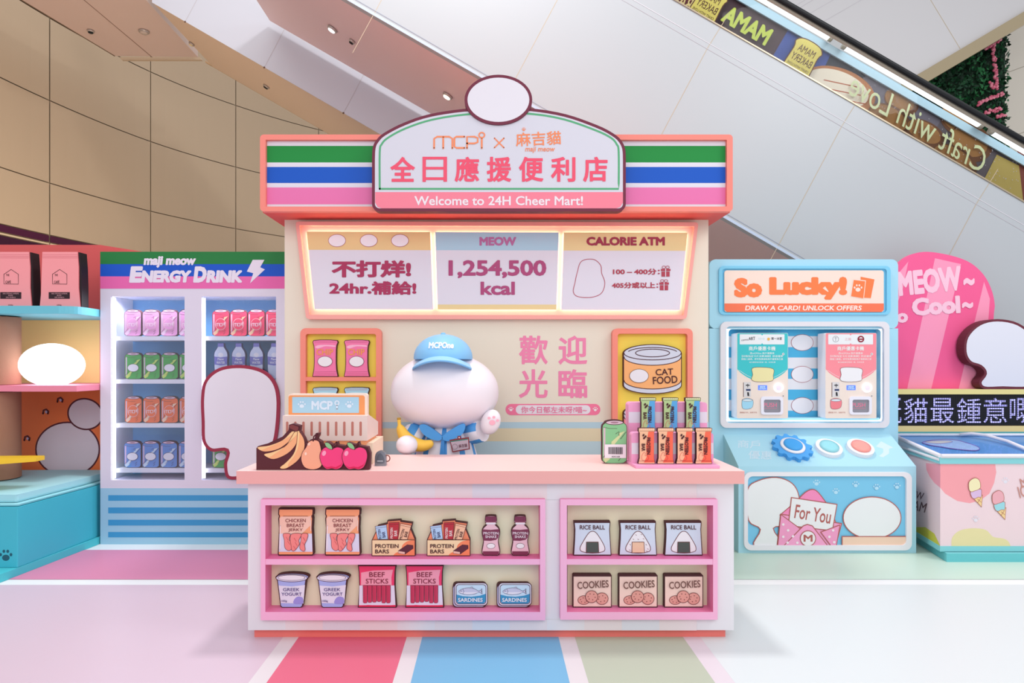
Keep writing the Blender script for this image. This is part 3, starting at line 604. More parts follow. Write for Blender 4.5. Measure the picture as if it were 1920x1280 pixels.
# sardines
r = good('sardine_tin', '', 'tin', 881, 1138.3, 'sardine tins on the lower shelf')
b = B(GP); b.slab(rect(848.6, 1093, 912, 1138.3, 7), .034, DARK); b.flat(rect(850, 1096, 910, 1136.8, 7), M('b8b8d8')); b.done('tin_body', r)
b = B(GP, 4); b.flat(rect(852, 1091.8, 914.5, 1135, 7), DARK); b.flat(rect(853.2, 1093, 913.3, 1133.8, 6.5), M('dcdaea')); b.flat(rect(855, 1095, 911.5, 1132, 5.5), DARK); b.flat(rect(856, 1096, 910.5, 1131, 5), M('c8def0')); b.flat(spl([(856, 1113)], False, 1)[:0] + [(856, 1114), (868, 1117), (884, 1118), (900, 1116), (910.5, 1112.5), (910.5, 1127), (907, 1131), (859.5, 1131), (856, 1127)], M('3f93c2')); b.done('lid', r)
b = B(GP, 14); f_ = spl([(860, 1108), (866, 1103.5), (878, 1101), (890, 1103), (898, 1107), (904, 1102.5), (903, 1108), (904.5, 1113), (898, 1109.5), (890, 1113), (876, 1114), (865, 1112)], True, 3); b.flat(f_, M('4a4668')); b.flat(inset(f_, .6), M('c6c6de')); b.flat(inset(spl([(861, 1109), (876, 1109), (897, 1109), (888, 1112.5), (876, 1113.5), (866, 1111.5)], True, 3), .2), M('e4e2ee')); b.line([(868, 1104), (870, 1108), (868, 1112)], .6, M('4a4668')); b.flat(ell(864.5, 1107, .8), M('2c2840')); b.out([(880, 1101.5), (885, 1099), (888, 1102.3)], M('c6c6de'), M('4a4668'), .5); b.done('fish_picture', r)
b = B(GP, 20); b.text('SARDINES', 859, 1120, 905, 1127.3, M('eef0f6'), .03); b.done('lettering', r)
row(r, [82.5], ['blue sardine tin beside the beef stick bags on the bottom shelf', 'blue sardine tin at the right end of the long bottom shelf'])
# rice balls
def rice(c_, speck):
    r = good('rice_ball_pack', '', 'food pack', 1111, 1040.5, 'rice ball packs on the right shelf')
    o = [(1076, 977), (1144, 976.5), (1144.5, 980), (1143.5, 992), (1144.5, 1010), (1146.5, 1040.8), (1075, 1040.8), (1077, 1010), (1077.5, 992), (1076.3, 981)]
    board(r, o, 1.5, M('cfd8ea')); b = B(GP, 4); b.flat([(1077, 977.6), (1143, 977.2), (1143, 980), (1077, 980)], DARK)
    q_ = spl([(1111, 995), (1119, 999), (1130, 1016), (1134.5, 1027), (1131, 1034), (1111, 1037), (1091, 1034), (1087, 1027), (1092, 1016), (1103, 999)], True, 4); b.out(q_, M('eae6ec'), INK, 1.2)
    if speck:
        for x, y in ((1106, 1002), (1116, 1001), (1101, 1010), (1120, 1009), (1095, 1020), (1110, 1010), (1125, 1020), (1128, 1028), (1094, 1030), (1126, 1032), (1098, 1032)): b.line([(x, y), (x + 2, y + 1)], .8, M('8a5a58'))
    b.done('rice_ball_picture', r)
    b = B(GP, 16); b.out([(1099, 1015), (1122, 1015), (1123, 1036), (1098.5, 1036)], M(c_), INK, 1); b.done('seaweed_picture', r)
    b = B(GP, 14); b.text('RICE BALL', 1087, 984, 1134, 992, M('52282c'), .022); b.done('lettering', r); return r
a = rice('4c5450', 0); a['label'] = 'leftmost rice ball pack with a dark wrapper patch on right counter shelf'; dup(a, (gdx(171), 0, 0), 'rightmost rice ball pack with a dark wrapper patch on right counter shelf')
a = rice('e8c0a4', 1); a['label'] = 'rice ball pack with peach patch and specks between two dark-patched ones'; a.location.x += gdx(85.5)
# cookies
r = good('cookie_box', '', 'snack box', 1110, 1138, 'cookie boxes on the right shelf')
board(r, [(1074, 1078.5), (1076, 1076.5), (1145, 1076.5), (1147, 1078.5), (1147, 1138.2), (1074, 1138.2)], 1.6, M('f0cfc4'), 'box')
b = B(GP, 4); b.flat(rect(1075.5, 1077.5, 1145.5, 1080.5), DARK)
for x, y, rx, ry in ((1094.5, 1124.5, 11.5, 8.6), (1128.5, 1121.5, 12, 11.4), (1109, 1117.5, 12, 11.6)):
    b.flat(ell(x, y, rx, ry), INK).flat(ell(x, y, rx - 1, ry - 1), M('dc9a90'))
    for k in range(6): a_ = k * 1.1 + x; b.flat(ell(x + rx * .55 * math.cos(a_), y + ry * .5 * math.sin(a_), 1, .9, 8), INK)
b.done('cookie_picture', r)
b = B(GP, 40); b.text('COOKIES', 1082, 1087.5, 1140.5, 1101, M('6b4640'), .02, -.06); b.done('lettering', r)
row(r, [86, 171.5], ['leftmost cookie box on the lower right counter shelf', 'middle cookie box on the lower right counter shelf', 'rightmost cookie box on the lower right counter shelf'])
# ================================================================ on the countertop
FR = F(3.59); fb = thing('fruit_board', 'dark board of bananas, pear and two apples at the left front of counter', 'fruit display', tuple(FR.at(586, 881)))
FD = M('58232c'); b = B(FR)
o = [(480.6, 881), (480.6, 840), (484, 836), (500, 832), (530, 818), (541, 806), (542, 796), (548, 794), (562, 798), (561, 808), (570, 822), (573, 831), (578, 832), (582, 824), (590, 822), (592, 812), (598, 812), (594, 823), (602, 828), (604, 836), (611, 828), (616, 829), (628, 836), (632, 828), (633, 834), (648, 836), (652, 829), (668, 834), (672, 828), (674, 835), (690, 838), (694, 850), (693, 879), (691, 881)]
b.slab(o, .05, FD); b.done('backing', fb)
BN = M('f4c890'); BN2 = M('f2ac7c'); b = B(FR, 2)
for p, h_ in (([(547, 808), (554, 812), (543, 827), (522, 842), (497, 847), (484, 842), (484, 837), (505, 834), (530, 824)], 0), ([(553, 808), (560, 812), (556, 832), (540, 850), (514, 861), (497, 855), (496, 850), (512, 846), (536, 834)], 1), ([(558, 808), (563, 810), (571, 824), (571, 842), (560, 862), (540, 877), (528, 879), (525, 875), (536, 866), (550, 850), (556, 830)], 2)):
    q_ = spl(p, True, 4); b.flat(q_, FD); b.flat(inset(q_, .9), BN2); 
    b.flat(inset(spl([tuple(v) for v in [p[0], p[1]] + [((p[i][0] + p[-i][0]) / 2 , (p[i][1] + p[-i][1]) / 2) for i in (2, 3, 4)] + p[5:]], True, 4), 1.2), BN)
b.done('banana_bunch', fb)
b = B(FR, 18); b.out([(542, 797), (548, 794.5), (561, 799), (561, 805), (556, 809), (543, 803)], M('7c3a3a'), FD, 1); b.done('banana_stem', fb)
b = B(FR, 24); q_ = spl([(588, 824), (598, 826), (602, 836), (604, 848), (606, 862), (602, 875), (588, 880), (572, 876), (565, 862), (567, 848), (574, 838), (579, 828)], True, 4); b.out(q_, M('f4a888'), FD, 1); b.flat(ell(580, 832, 3, 2.4, 14, -.6), M('f8cbb4')).flat(ell(574, 850, 2, 3, 14), M('f8d4c0')); b.line([(588, 826), (589, 818), (595, 812)], 2.4, FD); b.done('pear', fb)
for dx, lay in ((0, 34), (42, 46)):
    b = B(FR, lay); q_ = spl([(x + dx, y) for x, y in ((623, 840), (634, 837), (645, 842), (648, 856), (642, 874), (632, 879.5), (623, 878), (613, 879), (604, 870), (600, 856), (603, 844), (612, 837))], True, 4); b.out(q_, M('f0407c'), FD, 1)
    b.flat([(x + dx, y) for x, y in ((606, 871), (614, 877.5), (623, 876.5), (632, 878), (640, 873), (645, 862), (640, 870), (630, 875), (622, 873.5), (614, 875))], M('d81e54')); b.flat(ell(608.5 + dx, 849, 3.6, 5, 16, .4), M('f6a0bc'))
    b.line([(624 + dx, 841), (627 + dx, 833), (632 + dx, 828)], 2.6, FD); b.out(spl([(610 + dx, 829), (617 + dx, 829), (623 + dx, 835), (624 + dx, 842), (616 + dx, 840), (611 + dx, 835)], True, 3), M('8cc088'), FD, .8); b.done('apple', fb)
# cash register
def zt(py, Y): return F(Y).at(0, py).z
cr = thing('cash_register', 'cream and orange toy cash register with blue name plate behind the fruit board', 'cash register', (-1.0, 3.95, TZ))
b = B(); b.box(-1.24, -.705, 3.80, 4.16, TZ, zt(830, 3.8), M('f2dcc4', .5)); b.done('drawer_base', cr, .004)
RG = F(3.76); xa, xb = RG.at(530, 0).x, RG.at(688.5, 0).x; za, zb = RG.at(0, 826).z, RG.at(0, 779).z
b = B(); V = [(xa, 3.76, za), (xb, 3.76, za), (xb, 4.12, za), (xa, 4.12, za), (xa, 3.76, zb), (xb, 3.76, zb), (xb, 3.82, zb), (xa, 3.82, zb), (xb, 4.12, za + .08), (xa, 4.12, za + .08)]
LC = M('ecd4cc', .5)
for f_ in ((0, 1, 5, 4), (4, 5, 6, 7), (6, 8, 9, 7), (1, 2, 8, 6, 5), (0, 4, 7, 9, 3), (2, 3, 9, 8), (0, 3, 2, 1)): b.quad([V[i] for i in f_], LC)
b.done('register_body', cr)
for i in range(10):
    x = 538.5 + i * 15.3; b = B(RG); b.flat(rect(x - 2.3, 790, x + 2.3, 817, 2.2), M('c47a6e')); b.done('slot', cr)
b = B(); b.box(xa + .02, xb - .01, 3.765, 4.1, zt(834, 3.765), za, M('f2a070')); b.done('orange_band', cr)
NP = F(3.84); b = B(NP); b.slab(rect(541, 738, 688.5, 790, 4), .05, M('f4dccc')); b.flat(rect(541, 741, 684, 790, 4), M('f09a5e')); b.flat(rect(548, 744, 673, 774, 1), M('a8cfe4')); b.done('name_plate', cr)
WP = M('d8e4f2'); b = B(NP, 5); paw(b, 566, 759, 8, WP); b.done('paw_mark', cr); b = B(NP, 5); paw(b, 655, 759, 8, WP); b.done('paw_mark', cr)
b = B(NP, 5); b.text('MCP', 584, 751, 624, 768, WP, .07); b.line(ell(632, 755, 3.6, 3.6, 16), 2.6, WP, True); b.line([(632, 759), (632, 767)], 3, WP); b.done('lettering', cr)
# grey security tag with its coiled ring
p = F(3.73).at(713, 873); b = B(F(3.73)); b.slab(spl([(702.5, 872), (703, 856), (706, 848), (713, 845), (720, 848), (723, 856), (723.6, 872), (722, 873.3), (704, 873.3)], True, 4), .04, M('8a929c', .3, metal=.7)); b.flat(spl([(706, 868), (706.5, 857), (713, 849), (719.5, 857), (720, 868)], True, 4), M('6c7580', .3, metal=.6)); b.flat(rect(707, 863.5, 718, 864.6), M('dfe6ee'))
st = tag(b.done('security_tag', bev=.004), 'small grey metal security tag with ring on counter beside the cash register', 'security tag')
b = B(); c_ = F(3.77).at(726, 859); b.tube([c_ + Vector((.016 * math.cos(t), 0, .018 * math.sin(t))) for t in [2 * PI * i / 16 for i in range(17)]], .003, M('7a3b30', .4), 8); b.done('ring', st)
# drink can cut-out
CN = F(3.82)
def can_outline(x0, y0, x1, y1):
    W, H = x1 - x0, y1 - y0; return spl([(x0 + u * W, y0 + v * H) for u, v in ((.14, .04), (.3, .008), (.5, 0), (.7, .008), (.86, .04), (.9, .08), (1, .16), (1, .5), (1, .9), (.93, .96), (.85, .99), (.5, 1), (.15, .99), (.07, .96), (0, .9), (0, .5), (0, .16), (.1, .08))], True, 3)
def can(P, x0, y0, x1, y1, th, col, bolt, lab, kind, grp=None, lid='d4b6c4', edge=DARK):
    W, H = x1 - x0, y1 - y0; q = lambda *p: [(x0 + u * W, y0 + v * H) for u, v in p]; o = can_outline(x0, y0, x1, y1)
    r = thing('drink_can', lab, 'can', tuple(P.at((x0 + x1) / 2, y1)), grp); lw = max(.6, W * .018)
    b = B(P); b.slab(o, th, edge, edge); b.flat(inset(o, lw * 1.2), M(col)); b.flat(q((.06, .2), (.13, .16), (.13, .92), (.06, .9)), M(lid)); b.line(q((.05, .17), (.3, .2), (.6, .2)), lw * .8, edge); b.done('can_body', r)
    b = B(P, 5); b.flat(ell(x0 + .5 * W, y0 + .065 * H, .37 * W, .055 * H), edge).flat(ell(x0 + .5 * W, y0 + .065 * H, .34 * W, .042 * H), M(lid)).flat(ell(x0 + .5 * W, y0 + .065 * H, .16 * W, .02 * H), M('a07888')); b.done('lid', r)
    b = B(P, 5); L_ = M(bolt)
    b.flat(q((.92, .26), (.5, .56), (.46, .72), (.3, .9), (.12, .98), (.06, .9), (.34, .7), (.38, .5), (.66, .36), (.7, .3)), L_); b.line(q((.04, .86), (.26, .7), (.3, .86), (.5, .68)), lw, edge); b.line(q((.96, .28), (.74, .44)), lw, edge); b.line(q((.55, .32), (.68, .27), (.68, .36)), lw, edge); b.line(q((.78, .78), (.66, .84), (.76, .86), (.66, .93)), lw, edge); b.done('bolt_print', r)
    b = B(P, 14)
    if kind == 'logo':
        b.line(ell(x0 + .5 * W, y0 + .56 * H, .31 * W, .21 * H, 30), lw * 1.2, M('f2c8d0'), True); b.flat(ell(x0 + .5 * W, y0 + .56 * H, .29 * W, .2 * H), M(col)); mcpi(b, x0 + .24 * W, y0 + .48 * H, x0 + .78 * W, y0 + .63 * H, M('f4dce4'), lw * 1.6); b.done('logo', r)
    elif kind == 'oval': b.flat(ell(x0 + .5 * W, y0 + .58 * H, .33 * W, .15 * H), edge).flat(ell(x0 + .5 * W, y0 + .58 * H, .31 * W, .137 * H), M('ece8ee')); b.done('plain_emblem', r)
    else:
        b.flat(q((.1, .56), (.96, .56), (.96, .87), (.1, .87)), M('eae4ec'))
        x = .24
        for k in range(16):
            w_ = (.012, .025, .016, .034)[k * 7 % 4]; b.flat(q((x, .62), (x + w_, .62), (x + w_, .78), (x, .78)), M('3c3440')); x += w_ + .015
        b.text('820168', x0 + .38 * W, y0 + .82 * H, x0 + .7 * W, y0 + .85 * H, M('3c3440'), .02); b.done('barcode_label', r)
    return r
can(CN, 1129, 786.5, 1175.4, 869, .04, '86c48e', 'cfd8a0', 'green drink can with a barcode at the right of counter', 'bar')
# stepped rack with protein bars
RK = thing('snack_rack', 'pink and white striped stepped rack on the right of counter', 'display rack', tuple(F(3.75).at(1262, 870)))
PKR = M('f2a4cc', .45); b = B(); xa, xb = F(3.64).at(1192, 0).x, F(3.64).at(1350, 0).x; b.prism([(xa, 3.64), (xb, 3.64), (xb + .005, 3.7), (xa - .02, 3.95), (xa - .045, 3.95)] if 0 else [(xa, 3.64), (xb, 3.64), (xb, 3.96), (xa - .02, 3.96)], TZ, TZ + .016, PKR); b.done('base_plate', RK, .003)
def tier(Y, x0, x1, y0, th, bands, y1):
    P = F(Y); b = B(P); b.slab(rect(x0, y0, x1, y1 + 20, 6)[:14] + [(x1, y1), (x0, y1)], th, PKR)
    for a, c in bands: b.flat(rect(x0 + .3, a, x1 - .3, c), M('e6dcea'))
    for a, c in bands[:0]: pass
    b.done('tier', RK, .003)
ybase = lambda Y: VY + (EYE - TZ - .016) * FP / Y
tier(3.735, 1184, 1337.7, 811, .07, [(830, 851)], ybase(3.735))
tier(3.86, 1178.5, 1326, 754, .09, [(772, 792.5)], ybase(3.86))
def bar(P, x0, y0, c1, c2, lab, sc=1):
    W, H = 32 * sc, 67.5 * sc; q = lambda *p: [(x0 + u * W, y0 + v * H) for u, v in p]
    r = thing('protein_bar', lab, 'snack bar', tuple(P.at(x0 + W / 2, y0 + H)), 'protein bars on the pink rack')
    o = q((.02, .01), (.08, 0), (.94, 0), (1, .01), (.98, .1), (.93, .14), (.93, .84), (1, .97), (.98, 1), (.02, 1), (0, .97), (.07, .84), (.07, .14), (.02, .1))
    b = B(P); b.slab(o, .025, DARK); b.flat(inset(o, .8), M(c1)); b.flat(q((.6, .1), (.93, .1), (.92, .84), (.97, .96), (.34, .96), (.5, .8), (.46, .5)), M(c2)); b.line(q((.08, .09), (.93, .09)), .5, DARK); b.line(q((.05, .92), (.95, .92)), .5, DARK)
    for k in range(8): b.flat(ell(x0 + (.1 + k * .115) * W, y0 + .035 * H, 1.3, 1, 8), M('f2d9c0'))
    b.done('wrapper', r); b = B(P, 16); b.text('PROTEIN', x0 + .6 * W - 16 * sc, y0 + .5 * H - 3.6 * sc, x0 + .6 * W + 16 * sc, y0 + .5 * H + 3.6 * sc, DARK, .06, PI / 2); b.done('lettering', r); b = B(P, 16); b.text('BAR', x0 + .3 * W - 7 * sc, y0 + .54 * H - 3.4 * sc, x0 + .3 * W + 7 * sc, y0 + .54 * H + 3.4 * sc, DARK, .06, PI / 2); b.done('lettering', r)
    b = B(P, 16); b.line([(x0 + u * W, y0 + v * H) for u, v in spl([(.22, .88), (.2, .78), (.32, .68), (.42, .7), (.4, .78), (.52, .76), (.62, .84), (.5, .9), (.3, .9)], True, 2)], .6, M('c83848'), True)
    for k, (u, v) in enumerate(((.3, .2), (.42, .24), (.34, .28))): b.flat(ell(x0 + u * W, y0 + v * H, 1.8, 2.6, 10, .5), DARK)
    b.done('small_print', r); return r
fp, bp = F(3.70), F(3.825)
y0 = VY + (EYE - TZ - .016) * FP / 3.70 - 67.8
a = bar(fp, 1196.5, y0, 'f2bd98', 'ef6a50', 'leftmost red protein bar in the front row of the pink rack')
for i in (1, 2, 3): dup(a, (fp.at(1196.5 + 35.6 * i, 0).x - fp.at(1196.5, 0).x, 0, 0), ('second red protein bar from the left in the front row', 'third red protein bar from the left in the front row', 'rightmost red protein bar in the front row of the pink rack')[i - 1])
a = bar(bp, 1200, 745, 'b4cc90', '5aa6dc', 'leftmost green and blue protein bar in the back row of rack', .94)
for i in (1, 2): dup(a, (bp.at(1200 + 42 * i, 0).x - bp.at(1200, 0).x, 0, 0), ('middle green and blue protein bar in the back row of rack', 'rightmost green and blue protein bar in the back row of rack')[i - 1])
# ================================================================ drinks fridge
QY = 5.5; QF = F(QY); fx = lambda p: QF.at(p, 0).x; fz = lambda p: QF.at(0, p).z; QB = 5.84
LV = M('dbd5e6', .5); INW = M('e8e8f2', .5)
q = thing('drinks_fridge', 'tall white two-door drinks fridge with striped header on the left of kiosk', 'fridge', (fx(365), QY, 0))
b = B(); b.box(fx(188), fx(548), QY, QB + .05, fz(541), fz(471.7), LV); b.box(fx(188), fx(208), QY, QB + .05, fz(915), fz(541), LV, ); b.box(fx(517.5), fx(548), QY, QY + .035, fz(915), fz(541), LV); b.box(fx(542), fx(548), QY + .035, QB + .05, fz(915), fz(541), LV); b.box(fx(208), fx(517.5), QY, QB + .05, fz(915), fz(899.8), LV); b.box(fx(208), fx(517.5), QY, QB + .05, fz(555.6), fz(541), LV); b.box(fx(346), fx(378), QY, QY + .035, fz(899.8), fz(555.6), LV)
b.done('cabinet', q)
b = B(QF); 
for y0, y1, h in ((471.7, 495, '237a3e'), (495, 518, '1554c4'), (518, 541, 'e468ac')): b.flat(rect(188, y0, 548, y1), M(h))
hp = b.done('header_panel', q)
b = B(QF, 6); WHL = M('e4dcec'); b.text('maji meow', 270, 480, 367, 502, WHL, .09, 0, False, .12); b.done('script_lettering', hp)
for t, x0, x1 in (('E', 244, 267), ('NERGY', 266, 358), ('D', 364, 388), ('RINK', 388, 455)): b = B(QF, 8); b.text(t, x0, 499 if len(t) == 1 else 506.5, x1, 530, WHL, .11, 0, False, .12); b.done('lettering', hp)
b = B(QF, 8); b.flat([(474, 487), (496, 487), (488, 501), (497, 505), (469, 531), (475, 512), (463, 509)], WHL); b.done('bolt_sign', hp)
b = B(); b.box(fx(208) , fx(542), QB - .01, QB, fz(899.8), fz(555.6), M('6ca8dc', .5)); b.done('inner_back', q)
b = B(); b.box(fx(206), fx(208) + .004, QY + .01, QB, fz(899.8), fz(555.6), INW); b.done('inner_side', q)
for i, x in enumerate((211.5, 381)):
    b = B(); X_ = QF.at(x, 0).x; b.box(X_ - .008, X_ + .008, QY + .012, QY + .03, fz(897), fz(558), M('f4f6ff', emit=6 if i == 0 else 3.5)); b.done('light_strip', q)
SHW = M('ece9f2', .45)
for x_ in (277, 448):                                     # unseen fill lights added to brighten the fridge interior
    l_ = bpy.data.lights.new('fridge_fill', 'AREA'); l_.energy = 6; l_.size = .5; l_.shape = 'RECTANGLE'; l_.size_y = .12; l_.color = (.95, .97, 1)
    o_ = bpy.data.objects.new('fridge_fill', l_); COL.objects.link(o_); o_.location = Vector((fx(x_), QY + .05, fz(560))) - Vector(q['_o']); o_.rotation_euler = (-.32, 0, 0); o_.parent = q
for x0, x1, ys in ((214, 364, (630, 711, 793.5, 878)), (364.5, 541, (630, 711, 793.5, 878))):
    for y in ys:
        b = B(); b.box(fx(x0), fx(x1), QY + .036, QB - .012, F(QY + .03).at(0, y + 8).z, F(QY + .03).at(0, y).z, SHW); b.done('shelf', q)
for x0, x1 in ((208, 346), (378, 517.5)):
    b = B(); b.box(fx(x0), fx(x1), QY + .006, QY + .012, fz(899.8), fz(555.6), M('f4f6fa', .05, alpha=.5)); b.done('glass_door', q)
b = B(QF); b.box(fx(188), fx(548), QY, QB + .05, 0, fz(915), M('9cc8e0', .5))
for y0, y1 in ((928, 938.5), (951, 962), (974, 984.8), (997, 1007)): b.flat(rect(203, y0, 548, y1), M('3f98cc'))
b.done('louvre_panel', q)
CF = F(QY + .06)
def fcan(x, col, bolt, kind, y, nm, shelf, n, x0, door, lid='d8b8cc'):
    zt_ = F(QY + .03).at(0, y).z; yb = VY - (zt_ - EYE) * FP / CF.p.y - .25
    a = can(CF, x0, yb - 50.5, x0 + 32, yb, .04, col, bolt, f'{nm} drink can, {ORD[0]} on the {shelf} shelf behind the {door} fridge door', kind, 'drink cans in the fridge', lid)
    for i in range(1, n): dup(a, ((x * i) * CF.p.y / FP, 0, 0), f'{nm} drink can, {ORD[i]} on the {shelf} shelf behind the {door} fridge door')
fcan(34, 'e69ccc', 'f2cfe4', 'logo', 630, 'pink', 'top', 4, 233, 'left')
fcan(34, '4aa84e', 'c8dc70', 'oval', 711, 'green', 'second', 4, 234, 'left')
fcan(34, 'f27240', 'f6d0b4', 'logo', 793.5, 'orange', 'third', 4, 234, 'left')
fcan(34, '6490d2', 'cfe0ee', 'oval', 878, 'blue', 'bottom', 4, 232.5, 'left')
fcan(33.3, 'ea3c62', 'f2c49c', 'logo', 630, 'red', 'top', 4, 398, 'right')
fcan(33.3, '4aa84e', 'c8dc70', 'oval', 878, 'green', 'bottom', 4, 398, 'right')
def bottle(lab):
    zt_ = F(QY + .03).at(0, 711).z; yb = VY - (zt_ - EYE) * FP / CF.p.y - .25; y0 = 643
    r = thing('water_bottle', lab, 'bottle', tuple(CF.at(414, yb)), 'water bottles in the fridge'); E_ = M('4a4478')
    sd = [(409, y0), (408, y0 + 7), (402.5, y0 + 16), (401, y0 + 24), (402, y0 + 34), (401.5, y0 + 44), (402.5, y0 + 56), (402, yb)]
    s1 = spl(sd, False, 3); o = s1 + [(828 - x, y) for x, y in s1[::-1]]
    b = B(CF); b.slab(o, .04, E_); b.flat(inset(o, .8), M('cfd6ee')); b.done('bottle_body', r)
    b = B(CF, 4); b.flat(rect(408.5, y0 + .5, 419.5, y0 + 7, 1), M('7c78c4')); b.done('cap', r)
    b = B(CF, 4); b.flat([(402, y0 + 25), (414, y0 + 27), (426, y0 + 25), (425.7, y0 + 40), (414, y0 + 42), (402.3, y0 + 40)], M('7672c2')); b.flat(ell(414, y0 + 22, 5, 4), M('ece8f0')); b.done('label_band', r)
    b = B(CF, 10); b.text('Meow\nWATER', 406, y0 + 27.5, 422, y0 + 39, M('eceaf4'), .03); b.done('lettering', r); return r
a = bottle('leftmost water bottle on the second shelf behind the right fridge door')
for i in (1, 2, 3): dup(a, (33.3 * i * CF.p.y / FP, 0, 0), f'water bottle, {ORD[i]} on the second shelf behind the right fridge door')
# plain cut-out leaning on the fridge door
PF = F(QY - .03); b = B(PF); o = spl([(377, 745), (384, 712), (410, 690), (450, 684), (490, 692), (514, 712), (524, 745), (522, 800), (514, 836), (494, 860), (480, 884), (452, 897), (426, 896), (420, 870), (424, 846), (396, 846), (380, 828), (378, 790)], True, 5)
CM = M('9a3048'); b.slab(o, .02, CM, CM); b.flat(inset(o, 6), M('e4dfea')); tag(b.done('plain_cutout'), 'large plain white cut-out board with maroon rim on the right fridge door', 'cut-out')
# ================================================================ card vending machine
LY = 5.58; LF = F(LY); LBL = M('a4d4e8', .45); LX = lambda p: LF.at(p, 0).x; LZ = lambda p: LF.at(0, p).z
L = thing('card_machine', 'pale blue lucky draw card machine with orange headline to the right of kiosk', 'vending machine', (2.74, LY, 0))
b = B(LF); wo = rect(1363, 613.5, 1656, 791, 9); W0 = rect(1330, 486, 1684, 1060, 12)
b.box(LX(1330), LX(1362), LY, 6.0, LZ(790), LZ(615.5), LBL); b.box(LX(1657), LX(1684), LY, 6.0, LZ(790), LZ(615.5), LBL)
b.slab(rect(1330, 486, 1684, 616, 12), .4, LBL); b.box(LX(1330), LX(1684), LY, 6.0, 0, LZ(790), LBL); b.box(LX(1362), LX(1657), 5.70, 6.0, LZ(790), LZ(615.5), LBL)
b.done('cabinet', L)
b = B(LF); b.ring(rect(1347, 499, 1668, 590, 9), rect(1353, 504, 1661, 586, 6), .02, M('7cc6e6'), h=.015); b.flat(rect(1348, 500, 1667, 589, 8), M('6fc0e4'))
b.slab(rect(1357.4, 507, 1655.5, 585, 5), .01, M('efd8cc'), h=.012); hp = b.done('headline_panel', L)
b = B(LF, 44); ORG = M('f47c48'); b.flat([(1357.4, 569), (1655.5, 569), (1655.5, 581), (1651, 585), (1362, 585), (1357.4, 581)], M('ef7452')); b.text('DRAW A CARD! UNLOCK OFFERS', 1396.5, 572.8, 1614, 582, M('f4e4de'), .04, 0, False, .15); b.done('tagline', hp)
for t, x0, x1, y0, y1 in (('So', 1375, 1428, 521, 558), ('Lucky!', 1441, 1587, 519, 562)): b = B(LF, 44); b.text(t, x0, y0, x1, y1, ORG, .12); b.done('lettering', hp)
b = B(LF, 44); b.flat([(1612, 519), (1638, 524), (1631, 559), (1612, 558)], ORG); b.flat([(1598, 523), (1622, 526), (1618, 560.5), (1592.5, 556)], M('efd8cc')); b.flat([(1599, 525), (1620.5, 527.5), (1617, 559.5), (1594, 555.5)], ORG); paw(b, 1607, 541, 8.5, M('efd8cc')); b.done('card_icon', hp)
b = B(F(LY - .03)); b.ring(rect(1351, 602.6, 1668, 802, 12), rect(1361, 611.5, 1658, 793, 9), .03, M('dedbe2', .45), M('d8dbe6')); wf = b.done('window_frame', L, .003)
b = B(F(5.698)); 
for y0, y1, h in ((590, 630, '4cb0dc'), (630, 650.5, 'e6e4ea'), (650.5, 670, '4cb0dc'), (670, 690.5, 'e6e4ea'), (690.5, 710, '4cb0dc'), (710, 730, 'e6e4ea'), (730, 749.5, '4cb0dc'), (749.5, 769.6, 'e6e4ea'), (769.6, 815, '4cb0dc')): b.flat(rect(1350, y0, 1670, y1), M(h))
for y in (642, 701.5, 760): b.flat(ell(1504, y, 21, 15.5), M('a84a58')).flat(ell(1504, y, 20.2, 14.7), M('ebe8ee'))
b.done('striped_back', L, label='blue and white striped back with three plain ovals')
b = B(F(LY + .02)); b.ring(rect(1361, 611.5, 1658, 793, 9), rect(1366, 616.5, 1653, 788, 7), .012, M('f4faff', emit=1.7)); b.done('light_ring', L)
